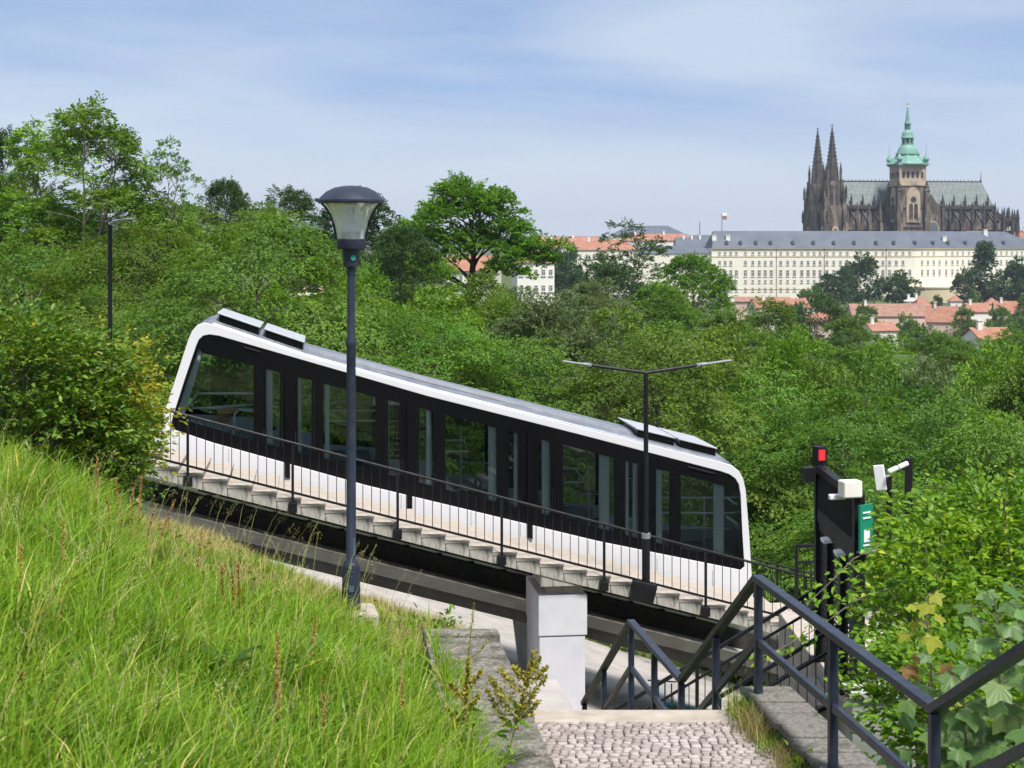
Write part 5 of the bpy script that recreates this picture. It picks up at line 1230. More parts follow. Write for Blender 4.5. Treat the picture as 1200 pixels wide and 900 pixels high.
def envelope(rs, n, H, W_, z0, p=1.0, flat=.5, csize=.17, shell=.45, gaps=0, skew=0, sep=.62):
    out = []; tries = 0; ph = rs.uniform(0, 6.28, 3)
    while len(out) < n:
        u = rs.rand() ; z = z0 + (H - z0) * u
        rmax = W_ / 2 * max(.12, math.sin(math.pi * (.12 + .86 * u ** p))) ** .7
        a = rs.uniform(0, 2 * math.pi)
        rmax *= 1 + .16 * math.sin(2 * a + ph[0]) + .12 * math.sin(3 * a + ph[1] + u * 3)
        r = rmax * math.sqrt(rs.uniform(shell ** 2, 1)) * .9
        if gaps and math.sin(a * 2.3 + ph[2] + z * .9) * math.sin(z * 1.1 + ph[0]) > 1 - gaps: continue
        c = W_ * csize * rs.uniform(.65, 1.25)
        q = np.array([r * math.cos(a) + skew * u, r * math.sin(a), z - c * flat * .8, c, c, c * flat])
        tries += 1
        if tries < 4000 and any(np.linalg.norm((q[:3] - o_[:3]) / np.array([1, 1, max(.45, flat)])) < c * sep for o_ in out) and rs.rand() < .95: continue
        out.append(q)
    return np.array(out)
def wood_mesh(name, rs, clumps, H, th, r0, mat, lean=0, forks=1, every=1):
    m = MB(); top = H * .8
    stems = []
    for k in range(forks):
        a = rs.uniform(0, 6.28); sp = 0 if forks == 1 else H * .16
        pts = [Vector((lean * t * t + (sp * math.cos(a)) * t ** 1.3 + rs.normal(0, .012) * H * t, sp * math.sin(a) * t ** 1.3 + rs.normal(0, .012) * H * t, -.6 + (top + .6) * t)) for t in np.linspace(0, 1, 8)]
        f_ = 1 if forks == 1 else .62
        m.tube(pts, [r0 * f_ * (1.35 if i == 0 else 1 - .82 * i / 7) for i in range(8)], 8); stems.append(pts)
    for i, c in enumerate(clumps):
        if i % every: continue
        e = Vector(c[:3]); pts0 = stems[i % forks]
        zs = max(th, min(top * .92, e.z - .55 * math.hypot(e.x, e.y)))
        j = min(6, max(0, int((zs + .6) / (top + .6) * 7))); t = (zs + .6) / (top + .6) * 7 - j
        b = pts0[j].lerp(pts0[min(j + 1, 7)], max(0, min(1, t)))
        mid = b.lerp(e, .5) + Vector((rs.normal(0, .25), rs.normal(0, .25), .12 * (e - b).length))
        rr = r0 * .33 * (1 - .5 * zs / H)
        m.tube([b, b.lerp(mid, .5) + Vector((0, 0, .05)), mid, mid.lerp(e, .6) + Vector((0, 0, .1)), e], [rr, rr * .8, rr * .6, rr * .4, rr * .18], 5, cap=False)
        for _ in range(2):
            q = e + Vector(rs.normal(0, .6, 3) * c[3:6]); m.tube([mid.lerp(e, .6), q], [rr * .3, rr * .1], 4, cap=False)
    return m.mesh(name, mat, smooth='all')
PROTO = {}
def proto(key, seed, H, W_, z0, th, n, spr, per, leaf, mat, bark='bark', r0=.16, env={}, forks=1, lean=0, every=1, **kw):
    rs = np.random.RandomState(seed); cl = envelope(rs, n, H, W_, z0, **env)
    PROTO[key] = (crown_mesh('crown_' + key, seed + 1, cl, spr, per, leaf, M[mat], **kw), wood_mesh('trunk_' + key, rs, cl, H, th, r0, M[bark], lean, forks, every), H, W_)
hk = dict(tmpl_kw=dict(length=.9, fan=.5, droop=.25, jit=.38), up=-.1, hang=.2, zd=.3, rad=.8, tilt=.5, cvar=.5)
he = dict(csize=.175, shell=.45, sep=.9)
proto('hb1', 11, 11, 10, 1.2, 2, 46, 50, 30, .125, 'hornbeam', env=dict(flat=.34, p=.8, **he), **hk)
proto('hb2', 23, 11, 10, 1.2, 2, 44, 50, 30, .125, 'hornbeam', env=dict(flat=.30, p=.7, **he), **hk)
proto('hb3', 37, 10, 11, 1.0, 2, 46, 50, 30, .13, 'hornbeam', env=dict(flat=.36, p=.75, **he), **hk)
mk = dict(tmpl_kw=dict(length=.75, fan=.55, droop=.15, jit=.7), up=.2, zu=.6, zd=.8, rad=.3, tilt=.25, cvar=.45)
me_ = dict(csize=.18, shell=.55, sep=.85)
proto('md1', 41, 11, 10, 1.5, 2.5, 36, 40, 26, .20, 'midleaf', env=dict(flat=.72, p=.9, **me_), **mk)
proto('md2', 53, 11, 10.5, 1.5, 2.8, 34, 40, 26, .21, 'midleaf', env=dict(flat=.66, p=.8, gaps=.4, **me_), **mk)
proto('round', 61, 9.5, 10, .6, 2, 60, 36, 24, .20, 'freshleaf', env=dict(flat=.85, csize=.15, p=1.0, shell=.6, sep=.75), tmpl_kw=dict(length=.6, fan=.55, droop=.15, jit=.7), up=.2, zu=.5, zd=1.0, rad=.3, tilt=.2, cvar=.4)
proto('airy', 67, 14, 9, 3.0, 2.5, 46, 20, 24, .20, 'midleaf', bark='bark', r0=.2, forks=3, env=dict(flat=.7, csize=.12, p=.8, shell=.35, gaps=.6, sep=.8), **mk)
proto('sparse', 71, 12, 12, 2.0, 2, 36, 17, 24, .24, 'deepleaf', bark='bark', r0=.22, forks=2, env=dict(flat=.7, csize=.11, p=.8, shell=.4, gaps=1.0, sep=.9), **mk)
proto('dark', 83, 12, 9, 1.0, 1.5, 42, 32, 24, .20, 'deepleaf', bark='barkd', env=dict(flat=.75, csize=.17, p=.9, shell=.5, sep=.8), tmpl_kw=dict(length=.7, fan=.5, droop=.15, jit=.8), up=.35, zu=.5, zd=.9)
fk = dict(tmpl_kw=dict(length=1.1, fan=.6, droop=.15, jit=.8), up=.35, wl=.75, zu=.5, zd=.9)
proto('far1', 91, 12, 11, 1.5, 2, 34, 18, 14, .55, 'deepleaf', bark='barkd', env=dict(flat=.8, csize=.18, p=.85, shell=.5, sep=.8), every=3, **fk)
proto('far2', 97, 13, 10, 1.2, 2, 34, 18, 14, .5, 'midleaf', bark='barkd', env=dict(flat=.8, csize=.18, p=1.0, shell=.5, sep=.8), every=3, **fk)
# conical far tree
rs = np.random.RandomState(5); cc_ = []
for k in range(46):
    u = rs.rand(); z = 1 + 14 * u; r = 3.4 * (1 - u) ** .8 * rs.uniform(.5, 1) ; a = rs.uniform(0, 6.28); cc_.append([r * math.cos(a), r * math.sin(a), z, 1.1 - .6 * u, 1.1 - .6 * u, .9])
cc_ = np.array(cc_); PROTO['cone'] = (crown_mesh('crown_cone', 6, cc_, 14, 12, .5, M['deepleaf'], **fk), wood_mesh('trunk_cone', rs, cc_, 15, 1, .2, M['barkd'], every=4), 15.5, 7)
# big oak with an open trunk: clumps gathered on long limbs
rs = np.random.RandomState(14); oc = []
for (x, y, z, r) in ((-4.6, 0, 5.2, 1.2), (-4.9, .6, 4.0, 1.1), (-3.6, -.8, 6.6, 1.2), (-2.6, .5, 7.8, 1.2), (-1.2, -.4, 8.9, 1.15), (.2, .4, 9.3, 1.0), (1.5, -.5, 8.8, 1.0), (2.6, .6, 8.3, .95), (3.4, 0, 7.6, .9),
                     (.6, -1.4, 7.6, 1.2), (-1.4, -1.6, 7.2, 1.2), (-2.8, -1.5, 5.4, 1.2), (2.0, -1.3, 6.6, 1.0), (3.0, .8, 5.6, 1.0), (4.6, 0, 4.9, 1.1), (5.5, .4, 4.4, 1.0), (5.9, -.3, 5.2, .9), (3.9, -1.0, 4.2, 1.0),
                     (-1, 2, 8, 1.2), (1.2, 2.2, 7.6, 1.1), (-3.2, 2, 6, 1.2), (3, 2.2, 6.4, 1), (-.4, -2.2, 5.6, 1.1), (1.4, -2.4, 5.0, 1.0), (-2.2, -2.4, 4.2, 1.1), (-4.0, -1.4, 3.4, 1.0), (2.6, -2, 3.6, .9), (-5.4, 0, 3.2, .9), (-3.4, -2, 2.8, .9), (0, 0, 6.4, 1.0)):
    oc.append([x, y, z, r, r, r * .68])
    for _ in range(2): oc.append([x + rs.normal(0, .8), y + rs.normal(0, .8), z + rs.normal(0, .45), r * .6, r * .6, r * .42])
oc = np.array(oc)
PROTO['oak'] = (crown_mesh('crown_oak', 15, oc, 27, 26, .21, M['freshleaf'], tmpl_kw=dict(length=.75, fan=.5, droop=.12, jit=.6), up=.35, wl=.6), wood_mesh('trunk_oak', rs, oc[::3], 10, 1.8, .42, M['barkd'], forks=2), 10.2, 12.4)

TG = {}
def tree(key, px, py_top, Y, wpx, label, mat=None, group=None, name='broadleaf_tree', rot=None, base=None, hmin=4.0):
    cm_, wm_, H, W_ = PROTO[key]; rr = random.Random(int(px * 7 + Y * 13))
    X = (px - 600) / F * Y; zb_ = float(terr(X, Y)) if base is None else (HZ - base) / F * Y
    zt = (HZ - py_top) / F * Y; h = max(hmin, zt - zb_); zb_ = zt - h
    sx = wpx / F * Y / W_; sz = max(h / H, .82 * sx); zb_ = zt - sz * H
    t = thing(name, label, 'tree', (X, Y, zb_), group); t.scale = (sx, sx, sz); t.rotation_euler = (0, 0, rr.uniform(0, 6.28) if rot is None else rot)
    tr = bpy.data.objects.new('trunk', wm_); C.objects.link(tr); tr.parent = t
    cr = bpy.data.objects.new('crown', cm_); C.objects.link(cr); cr.parent = t
    if mat: cr.material_slots[0].link = 'OBJECT'; cr.material_slots[0].material = M[mat]
    return t
# near row right behind the funicular
HBG = 'hornbeams behind the funicular car'
HBL = lambda px: ('yellow-green hornbeam behind the uphill end of the funicular car' if px < 350 else 'yellow-green hornbeam behind the middle of the funicular car' if px < 700 else 'yellow-green hornbeam behind the twin-arm lamp and the downhill end of the car' if px < 920 else 'yellow-green hornbeam behind the station gate and bright shrubs')
for (k, px, py, Y, w_) in (('hb1', 40, 285, 62, 340), ('hb2', 160, 268, 58, 330), ('hb3', 303, 248, 53, 400), ('hb2', 70, 370, 51, 330), ('hb1', 220, 360, 50, 330), ('hb2', 410, 350, 57, 310), ('hb1', 500, 360, 54, 330),
                            ('hb3', 600, 395, 57, 320), ('hb1', 390, 440, 55, 320), ('hb2', 560, 460, 56, 330),
                            ('hb3', 770, 384, 55, 400), ('hb1', 900, 432, 55, 320), ('hb2', 990, 462, 51, 360), ('hb3', 690, 480, 56, 280), ('hb1', 860, 500, 52, 320),
                            ('hb2', 1090, 470, 54, 340), ('hb3', 1180, 480, 50, 360), ('hb1', 1040, 550, 46, 320), ('hb2', 1150, 570, 44, 320)):
    tree(k, px, py, Y, w_, HBL(px), group=HBG, name='hornbeam_tree')
# second belt and the hillside behind
B2 = {'freshleaf': 'fresh green broadleaf tree filling the slope beyond the hornbeam belt', 'greyleaf': 'grey-green broadleaf tree filling the slope beyond the hornbeam belt', 'midleaf': 'mid green broadleaf tree filling the slope beyond the hornbeam belt', 'hornbeam': 'yellow-green broadleaf tree on the slope just beyond the hornbeam belt'}; G2 = 'trees filling the slope beyond the hornbeams'
for (k, px, py, Y, w_, mt) in (('md1', 430, 318, 66, 150, 'freshleaf'), ('md2', 500, 335, 72, 170, 'freshleaf'), ('md1', 650, 352, 80, 170, 'greyleaf'), ('md2', 735, 360, 85, 180, 'midleaf'), ('md1', 590, 350, 90, 130, 'hornbeam'),
                               ('md2', 860, 380, 75, 160, 'midleaf'), ('md1', 930, 395, 80, 160, 'freshleaf'), ('md2', 1010, 410, 85, 170, 'midleaf'), ('md1', 1090, 430, 80, 170, 'greyleaf'), ('md2', 1165, 400, 90, 190, 'freshleaf'),
                               ('md1', 1230, 420, 80, 180, 'midleaf'), ('md2', 790, 375, 100, 160, 'hornbeam'), ('md1', 1060, 450, 70, 150, 'hornbeam'), ('md1', 960, 440, 66, 150, 'hornbeam'), ('md2', 1140, 450, 66, 170, 'midleaf'), ('md1', 700, 385, 66, 150, 'greyleaf')):
    tree(k, px, py, Y, w_, B2[mt], mt, G2)
tree('airy', 100, 126, 78, 190, 'tall airy tree with bare upper twigs towering over the left hornbeams', 'midleaf', base=300)
tree('airy', 55, 150, 84, 150, 'leafy tree leaning against the tall airy tree', 'freshleaf', base=300)
tree('sparse', 196, 166, 80, 95, 'light open tree standing alone beside the tall airy tree', 'freshleaf', base=290)
tree('dark', 0, 150, 90, 90, 'dark tree at the edge behind the tall airy tree', 'deepleaf', base=300)
tree('round', 265, 212, 110, 70, 'round blue-green tree on the skyline behind the hornbeams', 'deepleaf', base=300)
tree('md2', 235, 240, 95, 90, 'low tree filling the skyline below the round blue-green tree', 'midleaf', base=320)
tree('md1', 335, 222, 120, 105, 'deep green tree behind the red tiled house', 'deepleaf', base=320)
tree('dark', 420, 222, 115, 130, 'very dark dense evergreen behind the park lamp lantern', 'deepleaf', base=340)
tree('dark', 470, 262, 105, 90, 'dark evergreen between the lantern and the spreading oak', 'deepleaf', base=340)
tree('oak', 548, 214, 130, 186, 'spreading oak with dark open trunk on the skyline', None, name='oak_tree', rot=0, base=366)
tree('md1', 495, 300, 112, 110, 'fresh green tree at the foot of the spreading oak', 'freshleaf')
tree('md2', 620, 335, 120, 110, 'pale grey-green tree just beyond the oak trunk', 'greyleaf')
tree('md1', 700, 330, 140, 100, 'grey-green tree below the sparse dark tree', 'greyleaf')
tree('sparse', 735, 262, 250, 140, 'sparse dark tree with bare gaps in front of the cream palace', 'deepleaf', base=350, rot=1.0)
tree('dark', 715, 305, 240, 110, 'dark bushy tree under the sparse dark tree', 'deepleaf', base=370)
tree('round', 812, 300, 200, 104, 'bright round dense tree in front of the palace terrace', 'freshleaf', base=385)
tree('round', 772, 335, 190, 90, 'fresh green shoulder of trees beside the bright round tree', 'freshleaf', base=390)
tree('md1', 900, 352, 210, 95, 'rounded green tree below the stepped pink wall', 'midleaf')
tree('md2', 958, 345, 260, 90, 'dark green tree standing before the orange roofed house', 'deepleaf')
tree('md1', 1000, 372, 240, 80, 'green tree in front of the long brown roof', 'midleaf')
tree('md2', 1060, 392, 230, 110, 'wide green tree under the brown tiled roof', 'midleaf')
tree('md1', 1120, 398, 220, 90, 'leafy tree beside the pale villa', 'freshleaf')
tree('md2', 1180, 385, 230, 100, 'leafy tree at the edge below the wide orange roof', 'midleaf')
tree('md1', 860, 365, 150, 100, 'green tree between the bright round tree and the hornbeams', 'midleaf')
tree('md2', 1210, 370, 300, 80, 'dark tree at the far edge of the valley', 'deepleaf')
tree('md1', 925, 405, 130, 100, 'pale green tree low in the valley before the orange roofs', 'freshleaf')
tree('md2', 1020, 425, 120, 110, 'green tree low in the valley before the broad white villa', 'midleaf')
for (k, px, py, Y, w_, mt, lb_) in (('md2', 20, 205, 88, 120, 'midleaf', 'leafy tree under the dark tree at the edge'), ('md1', 140, 215, 86, 110, 'midleaf', 'bushy tree at the foot of the tall airy tree'), ('md2', 185, 235, 84, 110, 'freshleaf', 'bushy tree below the light open tree'),
        ('md1', 70, 230, 80, 130, 'freshleaf', 'fresh green tree below the leaning leafy tree'), ('md2', 300, 236, 100, 90, 'midleaf', 'green tree between the round blue-green tree and the red house'),
        ('md1', 1085, 388, 200, 110, 'midleaf', 'wide leafy tree covering the lawn before the broad white villa'), ('md2', 1040, 400, 170, 110, 'freshleaf', 'fresh tree beside the wide leafy tree in the valley'), ('md1', 1145, 420, 150, 110, 'midleaf', 'leafy tree screening the broad white villa'), ('md2', 985, 392, 180, 100, 'deepleaf', 'deep green tree below the long brown roof'), ('round', 950, 400, 160, 90, 'freshleaf', 'round fresh green tree low in the valley before the orange roofs'), ('md1', 1000, 408, 140, 110, 'midleaf', 'leafy tree beside the round fresh tree in the valley'), ('round', 1110, 412, 150, 90, 'midleaf', 'round tree in front of the broad white villa'), ('md2', 215, 290, 70, 160, 'midleaf', 'leafy tree between the airy trees and the drooping hornbeam'), ('md1', 345, 300, 72, 150, 'freshleaf', 'fresh tree screening the wall of the red tiled house'), ('md2', 120, 300, 70, 170, 'freshleaf', 'fresh tree behind the single-arm lamp'), ('md1', 30, 290, 70, 170, 'midleaf', 'mid green tree behind the big leafy bush'), ('md2', 560, 318, 100, 110, 'hornbeam', 'yellow-green tree hiding the foot of the oak')):
    tree(k, px, py, Y, w_, lb_, mt, base=330 if px < 400 else None)
# castle slope
FC = 'round dark tree on the castle slope'
tree('far1', 1008, 299, 800, 46, 'big dark lime tree covering the middle of the palace front', 'deepleaf', base=357)
tree('far2', 990, 316, 790, 34, 'smaller dark tree beside the big lime below the palace', 'deepleaf', base=357)
tree('far1', 1057, 319, 800, 38, 'lone round tree with short trunk in front of the palace wall', 'deepleaf', base=357)
tree('far2', 972, 322, 780, 36, 'dark tree left of the big lime above the orange roofs', 'deepleaf', base=362)
tree('cone', 1154, 288, 800, 44, 'tall dark conical conifer against the palace front', 'deepleaf', base=358, name='conifer_tree')
tree('far1', 1131, 316, 790, 26, 'egg-shaped dark tree beside the conical conifer', 'deepleaf', base=357)
tree('far1', 1190, 305, 790, 46, 'broad dark tree beyond the conical conifer', 'deepleaf', base=360)
tree('cone', 1140, 340, 770, 11, 'tiny light green cypress on the castle terrace', 'freshleaf', base=361, name='cypress_tree')
tree('far1', 1099, 346, 770, 12, 'small clipped round tree on the castle terrace', 'deepleaf', base=362)
for (px, py, Y, w_) in ((950, 340, 740, 44), (968, 352, 700, 50), (930, 360, 640, 40), (1015, 360, 690, 40), (1130, 362, 690, 34), (1172, 362, 690, 40), (1205, 350, 700, 40), (890, 372, 560, 46), (1080, 385, 560, 50), (1150, 388, 540, 60), (1000, 385, 540, 60), (1195, 392, 500, 60), (1060, 372, 640, 40), (940, 385, 480, 60), (1110, 405, 420, 60), (1030, 405, 420, 60), (1060, 415, 400, 60), (1140, 410, 380, 60), (1180, 414, 370, 60), (1085, 418, 360, 50), (1210, 418, 350, 60), (975, 400, 380, 60)):
    tree('far2' if px % 20 else 'far1', px, py, Y, w_, ('dark' if px % 3 == 0 else 'light') + ' green garden tree among the houses below the castle', 'deepleaf' if px % 3 == 0 else 'midleaf', 'garden trees among the houses below the castle')
for (px, py, Y, w_) in ((655, 290, 700, 24), (668, 287, 720, 22), (662, 300, 640, 26), (650, 318, 560, 30), (672, 318, 560, 30)):
    tree('far1', px, py, Y, w_, 'dark tree in the gap between the white building and the cream palace', 'deepleaf', 'dark trees in the gap left of the cream palace', base=338)
# bare bleached branches showing in the hornbeams
def deadbranch(px, py, Y, pts, label):
    P = [at(px + x, py + y, Y - i * .15) for i, (x, y) in enumerate(pts)]
    m = MB(); m.tube(P, [.03 - .026 * i / len(P) for i in range(len(P))], 5); rr = random.Random(px)
    for p, q in zip(P[1:], P[2:]):
        e = p + (q - p) * .6 + Vector((rr.uniform(-.5, .5), -.1, rr.uniform(.1, .5))); m.tube([p, e], [.018, .005], 4)
    m.single('dead_branch', M['dead'], label, 'branch', P[0], smooth=True)
#deadbranch(770, 375, 47.5, ((0, 40), (-3, 15), (-12, -5), (-28, -18), (-42, -20)), 'bleached bare branch arching over the hornbeams near the twin lamp')
#deadbranch(735, 400, 43.5, ((60, 40), (30, 10), (0, 0), (-40, 5)), 'pale dead branch lying across the hornbeam tops')
#deadbranch(880, 490, 40.5, ((40, 30), (20, 5), (5, -15), (-10, -22)), 'short pale dead branch beyond the lower end of the car')

# ------------------------------------------------------------------ shrubs
def shrub(name, label, px0, px1, py0, py1, Y, mat, leaf, n, spr, per, seed, depth=1.4, flat=.7, cs=.42, bark='bark', kw={}, name_c='crown', base=None, shape='oval'):
    rs = np.random.RandomState(seed); a, b = at(px0, py1, Y), at(px1, py0, Y)
    cxm, zb_ = (a.x + b.x) / 2, float(max(terr((a.x + b.x) / 2, Y), bank((a.x + b.x) / 2, Y) if (a.x + b.x) / 2 < wallx(Y) - .6 else -99)) if base is None else base
    W_, Hh = (b.x - a.x), (b.z - a.z); cl = []
    for _ in range(n):
        th = rs.uniform(0, 6.28); r = math.sqrt(rs.uniform(0, 1)); u = r * math.cos(th); v = r * math.sin(th)
        c = cs * rs.uniform(.6, 1.2)
        cl.append([u * W_ * .45, rs.uniform(-.5, .5) * depth * math.sqrt(max(.05, 1 - r * r)), (a.z + b.z) / 2 + v * Hh * .45 - zb_, c, c * .8, c * flat])
    cl = np.array(cl)
    t = thing(name, label, 'shrub', (cxm, Y, zb_))
    me = crown_mesh('crown', seed + 1, cl, spr, per, leaf, M[mat], shape=shape, **kw)
    o = bpy.data.objects.new(name_c, me); C.objects.link(o); o.parent = t
    m = MB()
    for i, c in enumerate(cl):
        e = Vector(c[:3]); s_ = Vector((rs.normal(0, .12) + e.x * .25, rs.normal(0, .1), -.2)); mid = s_.lerp(e, .6) + Vector((0, 0, .25))
        m.tube([s_, s_.lerp(mid, .6), mid, e], [.028, .02, .014, .006], 5, cap=False)
    o = bpy.data.objects.new('stems', m.mesh('stems', M[bark], smooth='all')); C.objects.link(o); o.parent = t
    return t
sk = dict(tmpl_kw=dict(length=.46, fan=.45, droop=.2, jit=.5), up=.25)
shrub('leafy_bush', 'big dark green leafy bush behind the top of the grass bank', -60, 120, 385, 640, 19.5, 'bushleaf', .085, 46, 26, 15, 301, depth=2.4, kw=sk)
shrub('yellowing_bush', 'yellowing bush beside the uphill end of the service stair', 85, 172, 410, 560, 20.5, 'yellowleaf', .07, 20, 20, 15, 311, depth=1.2, cs=.3, kw=sk)
shrub('dark_undershrub', 'dark low shrub under the yellowing bush at the stair edge', 60, 150, 480, 615, 19.8, 'bushleaf', .075, 18, 22, 15, 321, depth=1.2, cs=.3, kw=sk)
ck = dict(tmpl_kw=dict(length=.42, fan=.4, droop=.3, jit=.45), up=.3)
shrub('cherry_shrub', 'bright green shrub growing in front of the station gate posts', 1050, 1140, 620, 850, 15.5, 'cherry', .085, 20, 15, 12, 331, depth=1.4, cs=.30, kw=ck)
shrub('tall_cherry_shrub', 'tall bright green shrub with upright shoots behind the maple sapling', 1075, 1240, 585, 800, 17, 'cherry', .085, 34, 20, 13, 341, depth=1.8, cs=.36, kw=ck)
shrub('shaded_cherry_shrub', 'shaded green shrub below the handrail bend', 1045, 1240, 760, 930, 13, 'cherry', .075, 30, 20, 13, 351, depth=1.4, cs=.28, kw=ck)
shrub('dense_shrub', 'dense green shrub filling in behind the camera post', 1100, 1260, 560, 720, 21, 'freshleaf', .09, 30, 22, 14, 361, depth=2, cs=.5, kw=ck)
# a twig reaching left over the handrail
def twig(label, pts, Y0, Y1, leaf, mat, seed, n=14):
    rs = np.random.RandomState(seed); P = [at(px, py, Y0 + (Y1 - Y0) * i / (len(pts) - 1)) for i, (px, py) in enumerate(pts)]
    t = thing('leafy_twig', label, 'branch', P[0])
    m = MB(); m.tube(P, [.007 - .004 * i / len(P) for i in range(len(P))], 5); m.part('stem', M['bark'], t)
    pos, dr = [], []
    for a, b in zip(P, P[1:]):
        for _ in range(n):
            q = a.lerp(b, rs.rand()); pos.append(q); d = (b - a).normalized(); dr.append(np.array(d) + rs.normal(0, .7, 3))
    pos = np.array([np.array(p) - np.array(RL[t]) for p in pos]) + rs.normal(0, .05, (len(pos), 3)); dr = np.array(dr); nr = np.tile([0, -.3, 1.0], (len(pos), 1)) + rs.normal(0, .5, (len(pos), 3))
    v, f = leaves(pos, dr, nrm(nr), leaf * rs.uniform(.7, 1.2, len(pos)), leaf * .55, 'oval')
    o = bpy.data.objects.new('leaves', fast_mesh('leaves', v, f, M[mat], np.repeat(rs.rand(len(pos)), 2))); C.objects.link(o); o.parent = t
twig('leafy twig reaching over the navy handrail toward the gate', ((1040, 690), (1000, 705), (960, 735), (915, 760), (880, 775)), 14.5, 14.2, .08, 'cherry', 3, 22)
twig('bare-based twig with a few leaves crossing before the gate', ((1030, 640), (1000, 655), (965, 690), (945, 708)), 15.0, 14.6, .08, 'cherry', 5, 8)
for i, (px, py, h_) in enumerate(((1105, 600, 110), (1150, 585, 120), (1060, 625, 90), (1030, 640, 70), (1180, 560, 140), (1130, 640, 90))):
    twig('upright leafy shoot rising out of the bright green shrubs', ((px + 8, py + h_), (px + 2, py + h_ * .6), (px - 3, py + h_ * .3), (px, py)), 16, 15.8, .085, 'cherry', 20 + i, 20)
    bpy.context.view_layer.objects  # keep order
for o in list(C.objects):
    if o.get('label') == 'upright leafy shoot rising out of the bright green shrubs': o['group'] = 'upright shoots of the bright green shrubs'
# maple sapling with large lobed leaves, each a part
lob = []
for k, (ang, ln) in enumerate(((-118, .52), (-62, .85), (0, 1.0), (62, .85), (118, .52))):
    a = R(ang); lob += [(a - R(20), ln * .68), (a - R(9), ln * .84), (a, ln), (a + R(9), ln * .84), (a + R(20), ln * .68)]
    if k < 4: lob.append((a + R(30), .46 if k in (0, 3) else .57))
mv = [(0, 0, 0)] + [(r * math.sin(a) * .62, r * math.cos(a) * .62 + .05, -.10 * r * r + .03 * math.cos(a * 5)) for a, r in lob]
mf = [(0, i, i + 1) for i in range(1, len(lob))]
def maplemesh(mat, nm, rv):
    me = bpy.data.meshes.new(nm); me.from_pydata(mv, [], mf); me.materials.append(M[mat])
    at_ = me.attributes.new('rnd', 'FLOAT', 'FACE'); at_.data.foreach_set('value', [rv] * len(mf)); return me
mlm = [maplemesh('maple', 'maple_leaf', .1), maplemesh('maple', 'maple_leaf', .5), maplemesh('maple', 'maple_leaf', .95)]; mly = maplemesh('maple_y', 'maple_leaf', .5); mlb = maplemesh('maple_b', 'maple_leaf', .5)
def sapling(label, base, top, Y, nl, size, seed, spread, pick):
    rs = np.random.RandomState(seed); a, b = at(*base, Y), at(*top, Y)
    t = thing('maple_sapling', label, 'sapling', a)
    m = MB(); m.tube([a, a.lerp(b, .5) + Vector((.03, 0, 0)), b], [.013, .010, .005], 6); m.part('stem', M['bark'], t)
    for i in range(nl):
        u = (i + .5) / nl; p = a.lerp(b, .12 + .88 * u); az = i * 2.4 + rs.uniform(-.4, .4); L = spread * (1.15 - .75 * u) * rs.uniform(.6, 1.1)
        e = p + Vector((math.cos(az) * L, math.sin(az) * L, L * .35))
        m = MB(); m.tube([p, p.lerp(e, .5) + Vector((0, 0, .03)), e], .0025, 4); st_ = m.part('leaf_stalk', M['bark'], t)
        s = size * rs.uniform(.65, 1.15) * (1.05 - .45 * u)
        o = bpy.data.objects.new('leaf', pick(u, rs)); C.objects.link(o); o.parent = t; o.location = e - RL[t]
        o.rotation_euler = (R(-rs.uniform(15, 68)), R(rs.uniform(-22, 22)), math.pi + rs.uniform(-1.0, 1.0)); o.scale = (s, s, s)
pk = lambda u, rs: mlm[rs.randint(3)]
pky = lambda u, rs: (mly if u > .72 else (mlb if u > .5 and rs.rand() < .5 else (mly if rs.rand() < .25 else mlm[rs.randint(3)])))
sapling('maple sapling with large grey-green leaves behind the rising handrail', (1172, 960), (1166, 700), 9.9, 34, .29, 71, .36, pk)
sapling('maple sapling with yellow and bronze top leaves by the handrail bend', (1095, 950), (1084, 700), 10.4, 30, .25, 73, .24, pky)
sapling('low maple sapling with broad leaves at the foot of the bent handrail', (1130, 1010), (1128, 810), 9.8, 26, .28, 79, .36, pk)
sapling('maple sapling partly beyond the rising handrail with pale top leaves', (1215, 960), (1205, 690), 9.4, 26, .28, 83, .34, pk)

